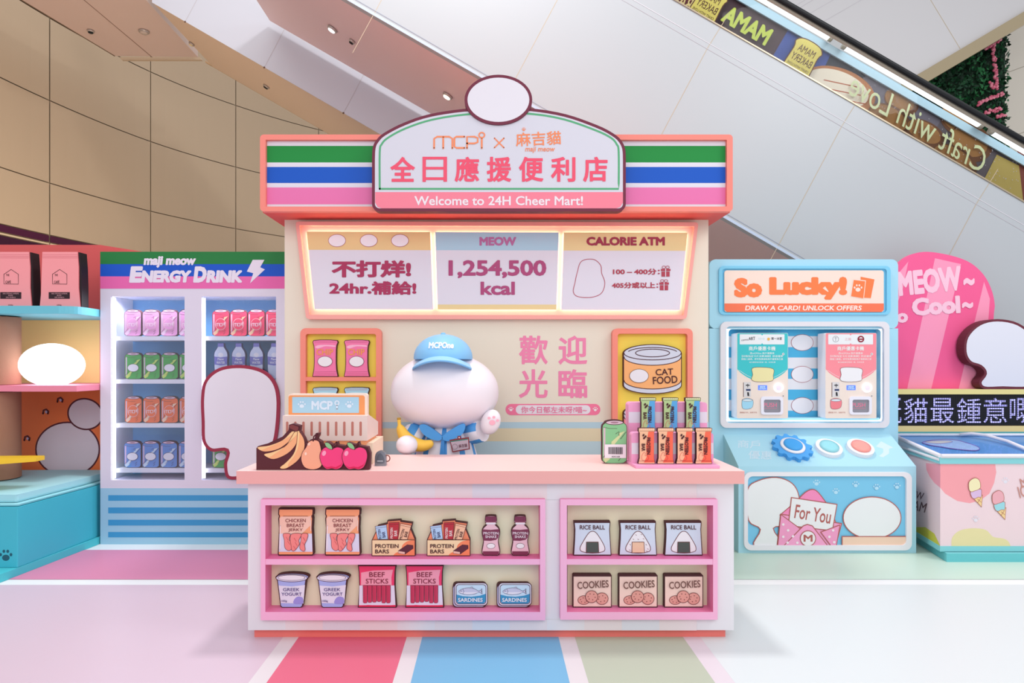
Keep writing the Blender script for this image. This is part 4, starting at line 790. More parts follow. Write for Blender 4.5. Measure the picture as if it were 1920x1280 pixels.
def dispenser(x0, col, lab, canc):
    P = F(5.53); r = thing('card_dispenser', lab, 'card dispenser', tuple(P.at(x0 + 48, 784))); S = lambda p: shift(p, x0, 0); fc = M('eadad0', .4)
    b = B(P); b.slab(S(rect(0, 624, 95.7, 784, 2.5)), .13, fc, M('eeecf2', .35)); b.done('casing', r, .003)
    b = B(P, 2); sh = [(0.6, 626), (2, 624.6), (94, 624.6), (95.2, 626), (95.2, 692)] + [(95 - 94.4 * t, 692 + 23 * math.sin(PI * t) ** .8) for t in [i / 20 for i in range(1, 20)]] + [(.6, 692)]; b.flat(S(sh), M(col)); b.line(S([(1.5, 694)] + [(95 - 94 * t, 689.5 + 22 * math.sin(PI * t) ** .8) for t in [1 - i / 16 for i in range(1, 16)]] + [(94, 694)]), .5, M('f2e6ea')); b.done('shield_print', r)
    b = B(P, 6); b.flat(S(rect(5, 626.5, 89, 645.5, 1)), M('e4e6ea')); b.flat(S([(45, 626.4), (49, 626.4), (47, 629)]), M(col)); b.flat(S([(45, 645.6), (49, 645.6), (47, 643)]), M(col)); bl_ = M('37323a')
    if canc: b.line(ell(x0 + 19, 635.5, 5.5, 5.5, 20), .7, M('8a8890'), True); b.line(S([(16.5, 633), (21.5, 633)]), .6, M('8a8890')); b.line(S([(19, 632), (19, 639)]), .6, M('8a8890')); b.text('之選', x0 + 36, 633, x0 + 48, 638, M('eab8c0'), 0); b.flat(ell(x0 + 66, 635.5, 6.2), M('8c2436')); b.flat(ell(x0 + 66, 635.5, 3.6), M('e4dce2')); b.flat(rect(x0 + 61, 634.5, x0 + 71, 637), M('8c2436'))
    else: b.text('comic', x0 + 8, 635, x0 + 21, 638.5, M('5a5058'), 0, -.1); b.text('ART', x0 + 21.5, 631.5, x0 + 34, 637.5, bl_, .02, -.05); b.text('印卡', x0 + 40, 632.5, x0 + 52, 637, M('c8dce2'), 0); b.flat(ell(x0 + 59, 635.5, 2.6), M('e8b04c')); b.text('第一冰室', x0 + 64, 632, x0 + 84, 637, bl_, .01)
    b.done('logo_label', r)
    for t, u0, u1, y0, y1 in (('商戶優惠卡機', 22, 72, 649, 657), ('憑mCPOne 商戶優惠券', 24, 70, 660, 664), ('【印製指定卡片消費滿額】即送優惠', 9, 86, 665.5, 669.5), ('掃描二維碼，即可免費領取商戶優惠券乙張', 8, 86, 671, 675), ('每位顧客每日限領一張，先到先得', 23, 72, 677.5, 680.3)):
        b = B(P, 6); b.text(t, x0 + u0, y0, x0 + u1, y1, M('eef2f2'), .02 if y0 < 650 else 0); b.done('lettering', r)
    b = B(P, 8); b.out(S(spl([(28, 690), (45, 688), (68, 691), (68, 704), (66, 714), (40, 716), (27, 712), (29, 702)], True, 3)), M('e6dca6') if not canc else M('e8e6ea'), M('6a3a3c'), .7); b.done('plain_picture', r)
    b = B(P, 4); b.flat(S(rect(12, 716, 26, 744)), M('d6d2d4', .3)); b.flat(S(rect(11.6, 717, 12.6, 744)), M('5a2a24')); b.flat(S(rect(17, 729, 25.5, 732.5)), M('34406a')); b.flat(S(ell(20, 722, 4, 1.3)), M('4a4a50')); b.flat(S(rect(19.4, 719, 20.6, 726)), M('4a4a50')); b.flat(S([(19, 735), (22, 735), (23, 742), (19.5, 742)]), M('2a2a30')); b.done('coin_slot', r)
    b = B(P, 4); b.flat(S(rect(39.5, 722, 56.5, 731, .6)), M('4c6cf0', .3, emit=1.0)); b.text('請投幣\n10 PUSH', x0 + 42, 723.5, x0 + 54, 729.5, M('b8ccff', emit=1), 0); b.done('display', r)
    b = B(P, 4); b.lathe(P.at(x0 + 77.5, 726.5), [(.0405, 0), (.0405, .012), (.03, .014), (.028, .009)], M('eef2ff', emit=1.3), 28, axis=(0, -1, 0)); bt = b.done('lit_button', r)
    b = B(P, 4); b.lathe(P.at(x0 + 78, 726.5), [(.028, .009), (.015, .012), (.0005, .0125)], M('c8bdf6', emit=.6), 24, axis=(0, -1, 0)); b.done('button_cap', bt)
    b = B(P, 6); c_ = M('e8808a') if canc else M('9fd2ea'); b.out(S(spl([(9, 752), (10, 765), (20, 767), (29, 763), (30, 750), (20, 746), (11, 748)], True, 3)), c_, M('5a4a58'), .5); b.flat(S(ell(19.5, 750, 9.5, 2.6)), M('5a4a58')).flat(S(ell(19.5, 750, 9, 2.1)), M('cfdde6')); b.done('tin_picture', r)
    b = B(P); b.ring(S(rect(44, 743, 85.5, 777, 5)), S(rect(49.5, 749, 81, 773, 3)), .014, M('e6e4f0', .35), h=.012); b.flat(S(rect(48, 748, 82, 774, 2)), M('8c8a94', .4)); b.text('PUSH', x0 + 50, 755, x0 + 74.5, 763, M('e87898'), .01); b.line(S([(50, 765.5), (75, 765.5)]), .5, M('e87898')); b.done('flap', r)
    for u, v in ((86.5, 663.5), (86.5, 742)): b = B(P, 12); b.flat(ell(x0 + u, v, 2.2 if v < 700 else 1.5), M('e8e6ea')).flat(ell(x0 + u, v, .9), M('3a3a40')); b.done('lock', r)
    b = B(P, 12); b.text('請檢查卡片，如有不符', x0 + 5, 771.5, x0 + 37, 774.5, M('b06a60'), 0); b.done('footnote', r)
dispenser(1381.8, '3fbfc6', 'teal fronted card dispenser, the left of two in the lit window', 0)
dispenser(1547.7, 'f28c98', 'pink fronted card dispenser, the right of two in the lit window', 1)
b = B(); b.box(LX(1366), LX(1653), LY + .034, 5.69, LZ(790) + .001, F(5.53).at(0, 784).z - .001, M('a8dcf0', .5)); b.done('window_floor', L)
# console with a slanted top
X0, X1, YA, ZA, ZB = 2.02, 3.475, 5.24, F(5.24).at(0, 874).z, F(LY).at(0, 814).z
CB = M('a8d6e6', .45); b = B(); V = [(X0, YA, 0), (X1, YA, 0), (X1, LY, 0), (X0, LY, 0), (X0, YA, ZA), (X1, YA, ZA), (X1, LY, ZB), (X0, LY, ZB)]
for f_ in ((0, 1, 5, 4), (1, 2, 6, 5), (2, 3, 7, 6), (3, 0, 4, 7), (4, 5, 6, 7), (3, 2, 1, 0)): b.quad([V[i] for i in f_], CB)
b.done('console', L)
n_ = Vector((0, -(ZB - ZA), LY - YA)).normalized(); SLP = Pl((0, YA, ZA), n_)
b = B(SLP); b.text('商戶', 1383, 825, 1425, 840, M('c6ddea'), .02, .03); b.text('優惠', 1403, 845, 1447, 861, M('c6ddea'), .02, .03); b.done('console_lettering', L)
b = B(SLP); b.flat([(1642, 837), (1652, 827), (1675, 839), (1667, 841), (1667, 850), (1656, 857), (1648, 855), (1656, 848), (1656, 841)], M('c6dcea')); b.done('arrow_mark', L)
def button(px, py, r, base, cap, nm, teeth=0):
    c_ = SLP.at(px, py); ex = Vector((1, 0, 0)); ey = n_.cross(ex); b = B(); N = 96 if teeth else 36; P0 = []
    for i in range(N):
        t = 2 * PI * i / N; rr = r * (1 + (.09 * max(-1, min(1, 2.2 * math.cos(teeth * t))) if teeth else 0)); P0.append(c_ + ex * rr * math.cos(t) + ey * rr * math.sin(t))
    V = P0 + [p + n_ * .035 for p in P0]; b._add(V, [(i, (i + 1) % N, N + (i + 1) % N, N + i) for i in range(N)], M(base, .4)); b._add(V, [tuple(range(N, 2 * N))], M(base, .4)); o = b.done(nm, L)
    b = B()
    if teeth: b.lathe(c_ + n_ * .035, [(r * .66, 0), (r * .66, .012), (r * .5, .014)], M('eceaf0', .4), 36, axis=n_); b.done('rim', o); b = B()
    b.lathe(c_ + n_ * (.047 if teeth else .035), [(r * (.5 if teeth else .72), 0), (r * (.5 if teeth else .72), .012), (r * .4, .018), (.0005, .019)], M(cap, .4), 36, axis=n_); b.done('button_cap', o)
button(1484, 842, .15, '4c9fe2', '3f9ce0', 'gear_button', 12); button(1552.5, 843, .105, 'eceaf0', '92d2dc', 'round_button'); button(1611.5, 843, .105, 'eceaf0', 'f29c94', 'round_button')
CFr = F(YA - .02); b = B(CFr); b.ring(rect(1395.5, 885, 1710, 1031.6, 13), rect(1402.5, 892.7, 1700, 1022, 9), .02, M('e6e4ea', .45)); pf = b.done('picture_frame', L, .003)
CQ = F(YA); b = B(CQ); b.flat(rect(1400, 890, 1704, 1025), M('7cc4e6'))
for x, y in ((1531, 905), (1567, 921), (1604, 908), (1643, 913), (1681, 911)): paw(b, x, y, 7, M('b4dcf0'))
LN = M('b0605c')
b.flat(spl([(1400, 918), (1420, 900), (1455, 893.5), (1485, 905), (1498, 930), (1496, 965), (1478, 985), (1450, 990), (1466, 1022), (1412, 1022), (1424, 992), (1402, 975)], True, 4), LN); b.flat(inset(spl([(1400, 918), (1420, 900), (1455, 893.5), (1485, 905), (1498, 930), (1496, 965), (1478, 985), (1450, 990), (1466, 1022), (1412, 1022), (1424, 992), (1402, 975)], True, 4), 1.8), M('e6e8ea'))
b.out(ell(1634, 970, 55, 40, 40), M('e6e8ea'), LN, 1.8); b.out(rect(1577, 1004, 1700, 1024), M('eccab4'), LN, 1.8)
pp = b.done('picture', pf); b = B(CQ, 30); EP = M('ee9cc4')
b.out(spl([(1492, 938), (1508, 922), (1522, 916), (1534, 922), (1552, 946)], False, 3) + [(1570, 985), (1460, 965)], M('f08cba'), LN, 1.8)
b.out([(1462, 962), (1578, 980), (1566, 1024), (1455, 1024)], M('f0a0c8'), LN, 1.8); b.done('envelope_back', pp); b = B(CQ, 38)
b.out([(1482, 931), (1569, 944), (1560, 995), (1476, 985)], M('e8e8ea'), LN, 1.8); b.text('For You', 1489, 950, 1557, 976, LN, .02, .16); b.done('letter_card', pp); b = B(CQ, 46)
b.out([(1462, 962), (1500, 990), (1470, 1023), (1456, 1023)], EP, LN, 1.6); b.out([(1574, 982), (1536, 996), (1556, 1023), (1567, 1023)], EP, LN, 1.6); b.out([(1466, 1023), (1504, 984), (1512, 981), (1522, 984), (1552, 1023)], M('f2a4cc'), LN, 1.8)
for x, y in ((1467, 982), (1476, 993), (1467, 1005), (1485, 1004), (1560, 993), (1553, 1005), (1475, 1016), (1493, 1016), (1562, 1015)): b.flat(ell(x, y, 2.4), M('f2e2ea'))
b.flat([p for p in ell(1513, 1008, 15, 15, 40)], LN); b.flat(ell(1513, 1008, 13.4, 13.4, 40), M('ebe8ea')); b.text('M', 1504.5, 1001, 1521.5, 1014, LN, .05); b.done('envelope', pp)
# ================================================================ right: speech panel, LED ticker, ice cream freezer
BP = F(6.12); b = B(BP); o = spl([(1660, 560), (1676, 510), (1700, 482), (1732, 472), (1775, 477), (1815, 490), (1842, 512), (1858, 540), (1865, 570), (1863, 600), (1859, 735), (1855, 1020), (1660, 1020)], False, 5)
b.slab(o, .06, M('ee5c90', .5)); S_ = M('f494b4')
b.flat([(1753, 484), (1802, 495), (1745, 733), (1700, 733)], S_).flat([(1845, 528), (1856, 560), (1853, 600), (1845, 735), (1796, 735)], S_).flat([(1703, 490), (1693, 540), (1680, 575), (1672, 560), (1680, 518)], S_)
sp = tag(b.done('speech_panel'), 'rounded pink striped panel with white greeting behind the card machine', 'panel')
b = B(BP, 6); WG = M('f2bfd2'); b.text('MEOW', 1683, 503, 1803, 550, WG, .09, -.1, False, .0); b.text('~', 1806, 521, 1827, 535, WG, .08); b.text('So', 1664, 580, 1702, 606, WG, .09, -.1); b.text('Cool', 1709, 556, 1800, 590, WG, .09, -.06); b.text('~', 1803, 566, 1824, 578, WG, .08); b.done('lettering', sp)
EP_ = F(6.0); ez = lambda p: EP_.at(0, p).z; b = B(); xl, xr = EP_.at(1668, 0).x, EP_.at(2200, 0).x; b.box(xl, xr, 6.0, 6.11, ez(820), ez(809), M('58aab4'))
b.box(xl, xr, 6.0, 6.11, ez(809), ez(798.5), M('e6cf92')); b.box(xl, xr, 6.0, 6.11, ez(739), ez(729.5), M('e8d890')); b.box(xl, xr, 6.03, 6.11, ez(798.5), ez(739), M('12141c', .3)); b.box(xl, xr, 6.0, 6.11, 0, ez(820), M('6cb8c0'))
ld = tag(b.done('led_sign'), 'black scrolling LED sign in a yellow frame above the freezer', 'LED sign')
LP_ = F(6.03)
for c_, x0, x1 in (('嘅', 1646, 1690), ('貓', 1695, 1739), ('最', 1744, 1789), ('鍾', 1794, 1839), ('意', 1844, 1888), ('嘅', 1893.5, 1937)): b = B(LP_, 2); b.text(c_, x0, 746, x1, 793, M('a9a6f0', emit=1.05)); b.done('led_character', ld)
b = B(LP_, 5)
for i in range(1, 60): x = 1684 + i * 4.3; b.flat([(x, 739.5), (x + .9, 739.5), (x + .9, 798), (x, 798)], M('12141c', .3)); b.lay = 5
b.lay = 6
for i in range(1, 15): y = 739 + i * 4.1; b.flat([(1684, y), (1945, y), (1945, y + .9), (1684, y + .9)], M('12141c', .3)); b.lay = 6
b.done('led_grid', ld)
CC = F(6.0); b = B(CC); o = spl([(1808, 660), (1812, 630), (1836, 606), (1870, 598), (1910, 606), (1940, 632), (1945, 660), (1930, 684), (1926, 700), (1936, 716), (1926, 728.5), (1880, 728.5), (1845, 728.5), (1836, 716), (1846, 700), (1838, 688), (1818, 680)], True, 4)
b.slab(o, .1, M('6a2a38'), M('5a2430')); b.flat(inset(o, 4.5), M('dedde6')); tag(b.done('plain_cutout'), 'plain white cut-out board with thick maroon edge standing on the LED sign', 'cut-out')
fz_ = thing('ice_cream_freezer', 'pink printed ice cream chest freezer with teal base and sliding glass top', 'freezer', (5, 5.4, 0))
TE = M('86ced4', .45); TE2 = M('6ac4cc', .45); xc = 3.554; b = B(); b.prism([(xc, 5.0), (9, 5.0), (9, 5.97), (xc + .22, 5.97)], 0, .07, TE2, TE).done('base', fz_, .004)
ZT, ZW = F(5.04).at(0, 869).z, F(5.04).at(0, 857).z; xa = F(5.04).at(1763, 0).x
side = lambda o, y0: [(xa + o, y0 + o), (9 - o, y0 + o), (9 - o, 5.97), (xa + .21 + o, 5.97)]
b = B(); b.prism(side(0, 5.04), .085, ZT, M('ecd2d8', .45)); bd = b.done('chest', fz_)
b = B(); b.prism(side(-.006, 5.04), .075, F(5.03).at(0, 1024).z, TE); b.done('kick_band', fz_)
b = B(); b.prism(side(-.01, 5.04), ZT, ZW, TE); b.done('top_band', fz_)
FZ = F(5.04); b = B(FZ)
def fl2(pts, m):                                        # wraps a print round the chest's left corner
    SD = Pl((xa, 5.04, 0), Vector((-.93, -.21, 0)).normalized())
    b.flat(pts, m)
b.flat([(1763, 870), (1866, 870), (1868, 885), (1864, 905), (1855, 925), (1838, 938), (1818, 943), (1795, 939), (1772, 925), (1763, 914)], M('f2a0a8')); b.flat(spl([(1784, 1023.5), (1785, 1008), (1798, 995), (1822, 990), (1848, 993), (1862, 1006), (1880, 1009), (1890, 1014), (1895, 1023.5)], False, 4), M('e4d7a4'))
for x, y, r_ in ((1885, 901, 7), (1829, 973, 7)): paw(b, x, y, r_, M('e2dde8'))
b.done('printed_front', bd)
SD = Pl((xa, 5.04, 0), (-1, .226, 0)); b = B(SD)
b.flat([(1736, 868), (1763, 870), (1763, 914), (1752, 905), (1743, 893), (1737, 880)], M('f2a0b0')); b.flat([(1717, 988), (1735, 988), (1752, 1000), (1763, 1023), (1717, 1007)], M('ccc94c'))
b.text('W', 1717, 922, 1732, 936, M('6a4650'), .01, .25); b.text('AM', 1712, 940, 1737, 958, M('6a4650'), .01, .25); b.done('printed_side', bd)
for x, y, c1, c2 in ((1827, 908, 'efe4b8', 'd8b8dc'), (1871, 931.5, 'e8aab4', '9cd4de')):
    b = B(FZ, 14); P = lambda u, v: (x + u * .97 + v * -.24 * -1, y + v * .97 - u * -.2 * -1 * 0 + u * -.15)
    E_ = M('b06a5c'); cone = [P(-8, 24), P(9, 22), P(4, 44)]; cone = [(x - 4, y + 25), (x + 15, y + 19), (x + 13, y + 43)]; b.out(cone, M('f0cf94'), E_, 1)
    b.out(spl([(x - 8, y + 12), (x - 6, y + 24), (x, y + 27), (x + 6, y + 24), (x + 12, y + 24), (x + 13, y + 16), (x + 11, y + 8)], True, 3), M(c2), E_, 1); b.out(spl([(x - 12, y + 6), (x - 11, y - 6), (x, y - 13), (x + 9, y - 8), (x + 11, y + 5), (x + 6, y + 10), (x, y + 12), (x - 6, y + 14), (x - 10, y + 12)], True, 3), M(c1), E_, 1); b.line([(x + 5, y + 27), (x + 12, y + 33)], .7, E_).line([(x + 11, y + 25), (x + 5, y + 34)], .7, E_); b.done('ice_cream_print', bd)
b = B(FZ, 14); b.text('MEOW', 1912, 890, 1970, 906, M('c88c80'), .01, -.25); b.text('ICE CREAM', 1908, 902, 1990, 924, M('c88c80'), .01, -.25); b.done('lettering', bd)
ZK = F(5.97).at(0, 817).z; n2 = Vector((0, -(ZK - ZW), .93)).normalized(); TP = Pl((0, 5.04, ZW), n2); WF = M('e8e6ee', .35)
b = B(); P_ = [(xa, 5.035, ZW), (9, 5.035, ZW), (9, 5.97, ZK), (xa + .2, 5.97, ZK)]; b.quad([Vector(p) + Vector((0, 0, -.004)) for p in P_], M('5a9ee0', .3)); b.quad([P_[0], P_[3], (xa + .2, 5.97, ZW)], M('c6d8e6', .4)); b.done('lid_interior', fz_, label='blue interior seen through the glass lid')
b = B(); V = [Vector(p) for p in P_]
def rail(a, c, r=.014): b.tube([a + n2 * .01, c + n2 * .01], r, WF, 8)
rail(V[0], V[1], .018); rail(V[3], V[2]); rail(V[0], V[3], .018); rail(Vector((xa, 5.04, ZW - .03)), Vector((xa + .2, 5.97, ZW - .02))); m0, m1 = TP.at(1812, 818), TP.at(1925, 846)
mm = [TP.at(1800, 818.5, .02), TP.at(1822, 820, .035), TP.at(1850, 824.5, .04), TP.at(1890, 834, .03), TP.at(1935, 850, .015)]; b.tube(mm, .016, WF, 8); b.done('lid_frame', fz_)
b = B(); b.quad([p + n2 * .012 for p in V], M('f2f6fa', .04, alpha=.5)); b.done('glass_lid', fz_)
b = B(TP); b.out(spl([(1728, 829), (1750, 824), (1785, 823), (1812, 829), (1836, 838), (1830, 845), (1790, 842), (1765, 838), (1745, 835)], True, 3), M('a4c2ea'), M('7a68b8'), 1.4); b.out(spl([(1732, 829), (1748, 826), (1780, 826), (1785, 829), (1760, 832)], True, 3), M('d8d4d0'), M('7a68b8'), .8); b.done('plain_lid_print', fz_)
# ================================================================ left: café booth
WY = 5.93; WB = F(WY); wz = lambda p: WB.at(0, p).z
bo = thing('booth_wall', 'red, yellow and orange back wall with shelves beside the drinks fridge', 'booth', (-4.6, WY, 0))
b = B(WB); xr = WB.at(272, 0).x; b.slab([(-300, 458), (188, 459), (270, 472), (270, 1040), (-300, 1040)], .12, M('d85a5a', .5)); b.flat([(-300, 585), (187, 585), (187, 730), (-300, 730)], M('f8d48c')); b.flat([(-300, 728), (260, 728), (260, 1000), (-300, 1000)], M('ee7c48')); b.done('back_panel', bo)
SH1 = F(5.15); z1 = SH1.at(0, 573).z; sx = lambda p, Y: F(Y).at(p, 0).x
plan_ = [(-6.2, 5.15), (sx(60, 5.15), 5.15)] + spl([(sx(110, 5.16), 5.16), (sx(146, 5.22), 5.22), (-3.372, 5.42)], False, 5) + [(-3.372, WY - .005), (-6.2, WY - .005)]
b = B(); b.prism(plan_, z1 - .064, z1, M('6cc0d2', .45)); b.done('teal_shelf', bo, .003)
z2 = F(5.2).at(0, 722.5).z; b = B(); b.prism([(-6.2, 5.2), (-3.372, 5.2), (-3.372, WY - .005), (-6.2, WY - .005)], z2 - .05, z2, M('ea8ba4', .45)); b.done('pink_shelf', bo, .003)
b = B(WB, 4); b.out(ell(127, 842, 61, 52, 44), M('ded2de'), M('5a2430'), 3); b.out(ell(160, 776, 34, 30, 40, .25), M('ded2de'), M('5a2430'), 3); b.done('plain_oval_print', bo, label='two plain white ovals with dark outlines')
for x, y in ((113, 750), (86, 772), (51, 822)): b = B(WB, 10); b.line([(x - 5, y + 3), (x - 4, y - 3), (x + 1, y - 5), (x + 5, y - 1), (x + 4, y + 3)], 3.4, M('5a2430')); b.flat(ell(x + 1, y, 2, 2.4), M('b8b8e0')); b.done('drop_print', bo)
def coffee(x, lab):
    P = F(5.3); yb = VY - (z1 - EYE) * FP / 5.3 - .25; r = thing('coffee_bag', lab, 'coffee bag', tuple(P.at(x + 36, yb)), 'coffee bags on the teal shelf'); S = lambda p: shift(p, x, 0); C1 = M('f49a9e', .5)
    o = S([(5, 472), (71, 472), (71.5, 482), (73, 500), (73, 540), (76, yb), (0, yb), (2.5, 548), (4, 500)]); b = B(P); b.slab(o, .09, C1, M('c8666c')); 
    for y in (477, 480, 483): b.line(S([(6, y), (70.5, y + .5)]), .7, M('d4707a'))
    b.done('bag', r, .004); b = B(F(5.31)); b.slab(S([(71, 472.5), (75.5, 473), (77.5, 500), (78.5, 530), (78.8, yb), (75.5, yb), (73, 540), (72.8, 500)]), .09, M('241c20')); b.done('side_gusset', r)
    b = B(P, 4); K = M('33181c'); b.line(S([(24, 532), (24, 514), (37.5, 505), (51, 514), (51, 532.5)]), 1, K, True); b.done('house_logo', r); b = B(P, 4); b.text('THE', x + 28, 513.5, x + 34, 517.5, K, .02).text('CAFÉ', x + 27, 525, x + 37, 531, K, .02); b.done('lettering', r)
    b = B(P, 4); b.flat(S(rect(17, 547.5, 56.5, 560)), M('301820')); b.text('100% STRONG SUPREME\nBLEND\n100% ARABICA', x + 22, 549, x + 52, 558.5, M('d89aa0'), 0); b.text('250g', x + 32, 570.5, x + 41, 573.5, K, .01); b.done('dark_label', r); return r
coffee(-16.5, 'coffee bag at the left picture edge on the teal shelf'); coffee(74.5, 'coffee bag with a house outline nearer the drinks fridge')
c_ = F(5.42).at(98, 683); rz = .182; c_.z = z2 + .167; b = B(); b.ball(c_, (.252, .2, rz), M('f4f6ff', emit=3), 36, 20, f=lambda p: Vector((p.x, p.y, max(p.z, -.166))))
tag(b.done('egg_lamp'), 'glowing white egg-shaped lamp on the pink shelf', 'lamp')
RP = M('b98a72', .9, noise=.6, nscale=220)
for z0_, z3_, lab in ((z2, z1 - .066, 'upper rope-wrapped post between the pink and teal shelves'), (.585, z2 - .052, 'lower rope-wrapped post rising from the teal bench')):
    pr = []; nz = int((z3_ - z0_) / .012)
    for i in range(nz): zz = z0_ + .002 + (z3_ - z0_ - .004) * i / nz; pr += [(.172, zz), (.18, zz + .006)]
    b = B(); b.lathe((F(5.4).at(32, 0).x - .18, 5.4, 0), pr, RP, 28); tag(b.done('rope_post'), lab, 'post')
b = B(); YB = M('e8c030', .45); p0, p1 = F(5.0).at(67, 857), F(5.0).at(67, 865); b.prism([(-6, 4.7), (F(4.75).at(-60, 0).x, 4.75), (p0.x, 5.0), (p0.x, 5.1), (-6, 5.0)], p1.z, p0.z, YB)
b.box(-4.75, -4.7, 4.85, 4.95, .58, p1.z, YB); tag(b.done('side_table'), 'narrow yellow tabletop entering at the left edge above the bench', 'table')
be = thing('bench', 'teal corner bench with padded top and paw print below the orange wall', 'bench', (-4.3, 5, 0))
TB1 = M('44b8cc', .45); cx0 = F(4.68).at(33, 0).x; b = B(); b.prism([(-6.2, 4.53), (-3.48, 4.53), (-3.374, 5.47), (-3.374, WY - .01), (-6.2, WY - .01)], 0, .06, M('4cc0cc', .45)); b.done('plinth', be, .004)
b = B(); pl_ = [(-6.2, 4.68), (cx0, 4.68), (-3.40, 5.45), (-3.40, WY - .01), (-6.2, WY - .01)]; b.prism(pl_, .06, .5, TB1); b.done('seat_box', be, .006)
b = B(); pc_ = [(-6.2, 4.70), (cx0 - .01, 4.70), (-3.41, 5.44), (-3.41, WY - .02), (-6.2, WY - .02)]; b.prism(pc_, .5, .518, M('9cd8e0')); ins = inset([(x * 100, y * 100) for x, y in pc_], 5); b.prism([(x / 100, y / 100) for x, y in ins], .518, .58, M('a4d8e2', .7)); cu = b.done('cushion', be, .03)
b = B(F(4.68)); paw(b, 11, 1042, 13, M('1f5a6c')); b.done('paw_mark', be)
# ================================================================ figure behind the counter
GY = 4.5; FG = F(GY); fg = thing('clerk_figure', 'plain white round-headed figure in blue cap and striped shirt behind the counter', 'display figure', (-.33, GY, 0))
FW = M('ebe6ee', .35); hc = Vector((-.33, GY, F(GY).at(0, 733).z)); b = B()
b.ball(hc, (.378, .3, .268), FW, 48, 28, f=lambda p: Vector((p.x * (1 + .1 * -min(0, p.z / .268) * (1 if abs(p.x) < .3 else .6)), p.y, p.z))); b.done('head', fg)
BLUE = M('4a98dc', .5); SW = M('e8e6f0', .5); b = B(); bz = lambda y: FG.at(0, y).z
prof = [(.215, 0), (.215, .6), (.222, bz(852)), (.2, bz(830)), (.165, bz(810)), (.12, bz(798))]
b.lathe((-.325, GY, 0), prof, SW, 60, mf=lambda i, j: BLUE if (i // 2) % 3 == 1 or i in (44, 45) else SW, sy=.8); b.done('shirt', fg)
b = B(); sh = lambda i, a: BLUE if (a // 2) % 2 else SW
S1_ = FG.at(793, 808); W1 = F(4.36).at(765, 833); b.tube([S1_, (S1_ * .5 + W1 * .5) + Vector((-.01, 0, .02)), W1], [.075, .085, .08], SW, 16, sh); b.done('sleeve', fg)
b = B(); S2_ = FG.at(874, 812); W2 = F(4.42).at(905, 806); b.tube([S2_, (S2_ + W2) / 2, W2], [.075, .085, .08], SW, 16, sh); b.done('sleeve', fg)
b = B(); H1 = F(4.26).at(763, 834); b.ball(H1, (.072, .07, .064), FW, 28, 18); b.done('hand', fg)
b = B(); H2 = F(4.36).at(920, 791); b.ball(Vector((0, 0, 0)), (.066, .055, .088), FW, 28, 18, f=lambda p: H2 + Matrix.Rotation(.35, 3, 'Y') @ p); hd_ = b.done('hand', fg)
b = B(F(4.302)); PP = M('efb2c4')
b.flat(ell(923, 792, 6, 5, 20), PP)
for x, y in ((917, 783.5), (926, 782), (933, 788)): b.flat(ell(x, y, 3, 2.6, 14), PP)
b.done('pad_mark', hd_)
for sgn, pts in ((-1, [(786, 798), (800, 797), (829, 818), (822, 826), (806, 822), (792, 812)]), (1, [(872, 796), (860, 797), (829, 818), (838, 827), (852, 822), (868, 812)])):
    b = B(F(4.31)); b.slab(spl(pts, True, 4), .03, BLUE); b.done('collar', fg, .004)
b = B(F(4.318)); b.slab([(828, 819), (833, 819), (834, 856), (824, 856)], .02, M('3f8ad0')); b.done('placket', fg)
NB_ = F(4.3); b = B(NB_); b.slab([(843, 824.5), (879, 819.5), (881, 842), (848, 848)], .012, M('7c2c36')); b.flat([(845, 827), (877.5, 822.5), (879, 840.5), (849.5, 845.5)], M('b4a4b2')); b.flat([(844.5, 826.5), (877, 822), (877.5, 824), (845, 828.5)], M('3a7a70')); b.line(spl([(848, 836), (853, 832), (858, 836), (856, 841), (850, 842)], True, 2), .6, M('5a4a58'), True); b.text('麻吉貓', 860, 832, 876, 838.5, M('5a2a3a'), .02, -.13); b.flat(rect(858, 817, 864, 823, 1), M('7c2c36')); b.flat(ell(861, 820, 1.2), M('f0e0e0')); b.done('name_badge', fg)
cc = Vector((F(4.42).at(831, 0).x, 4.42, F(4.42).at(0, 671).z)); CR = (.203, .21, .165); CBL = M('86c2ee', .5); b = B()
b.ball(cc, CR, CBL, 40, 20, f=lambda p: Vector((p.x, p.y, max(p.z, -.01)))); cp = b.done('cap', fg)
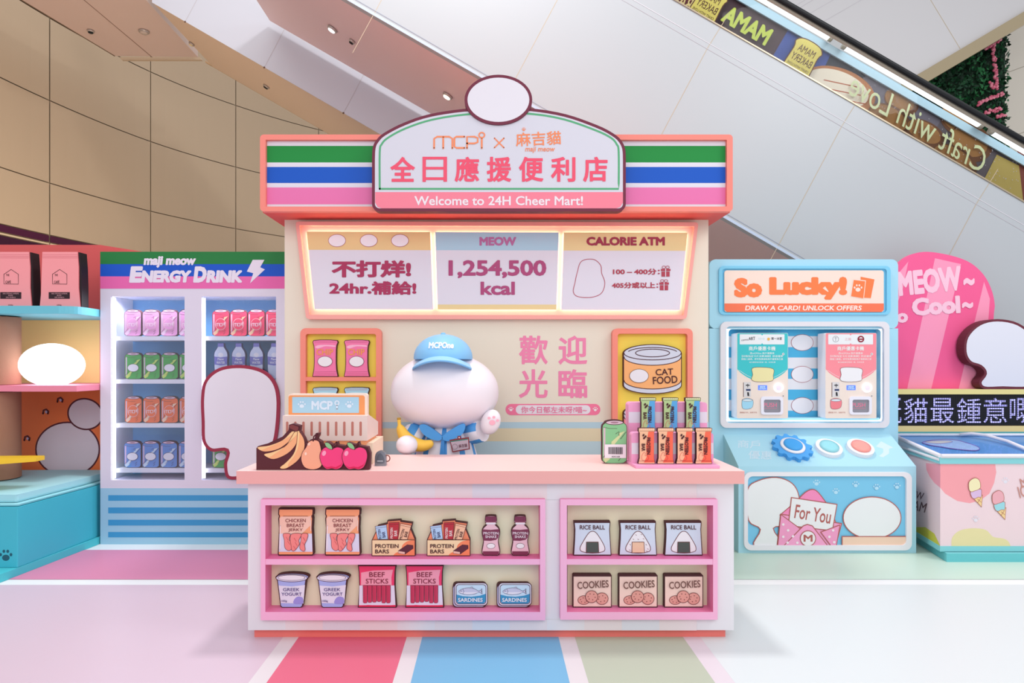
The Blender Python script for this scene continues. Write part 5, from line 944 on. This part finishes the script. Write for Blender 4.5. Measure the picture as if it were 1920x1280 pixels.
b = B(); b.ball(cc + Vector((0, 0, CR[2])), (.018, .018, .012), CBL, 14, 8); b.done('cap_button', cp)
b = B(); nu, nv = 28, 6
G_ = [[None] * (nv + 1) for _ in range(nu + 1)]
for i in range(nu + 1):
    u = -1 + 2 * i / nu
    for j in range(nv + 1):
        v = j / nv; G_[i][j] = cc + Vector((u * (.2 + .012 * v), -math.sqrt(max(0, 1 - u * u)) * (.205 + .05 * v) - .03 * v, .012 - .062 * u * u - .026 * v))
dz = Vector((0, 0, .014))
for i in range(nu):
    for j in range(nv):
        a_ = [G_[i][j], G_[i + 1][j], G_[i + 1][j + 1], G_[i][j + 1]]; b._add(a_, [(0, 1, 2, 3)], M('9ccdf2', .5), True); b._add([p - dz for p in a_], [(3, 2, 1, 0)], CBL, True)
    a_ = [G_[i][nv], G_[i + 1][nv], G_[i + 1][nv] - dz, G_[i][nv] - dz]; b._add(a_, [(0, 1, 2, 3)], M('7ab8ea', .5), True)
b.done('brim', cp)
def cap_proj(p):
    d = (p - O0).normalized(); D = Vector((d.x / CR[0], d.y / CR[1], d.z / CR[2])); O_ = O0 - cc; Q = Vector((O_.x / CR[0], O_.y / CR[1], O_.z / CR[2])); A = D.dot(D); Bq = 2 * D.dot(Q); Cq = Q.dot(Q) - 1.03
    return O0 + d * ((-Bq - math.sqrt(max(0, Bq * Bq - 4 * A * Cq))) / (2 * A))
b = B(F(4.2)); b.text('MCPOne', 804, 641, 851, 653, M('f2f4fa'), .07, 0, False, .1, cap_proj); b.done('lettering', cp)
# banana held in the left hand
bp_ = [F(4.3).at(x, y) for x, y in spl([(748, 786), (750, 800), (759, 818), (775, 831), (795, 835), (812, 829)], False, 4)]; n = len(bp_)
b = B(); b.tube(bp_, [.012 + .034 * math.sin(PI * min(1, max(0, (i - 3) / (n - 4)))) ** .6 if i > 3 else .012 for i in range(n)], M('f2c24c', .45), 14); ba = tag(b.done('banana'), 'yellow banana held in the white figure\'s hand', 'banana')
b = B(); b.tube([bp_[0] + Vector((0, 0, .012)), bp_[0]], .013, M('b8903a'), 10); b.done('stem', ba)
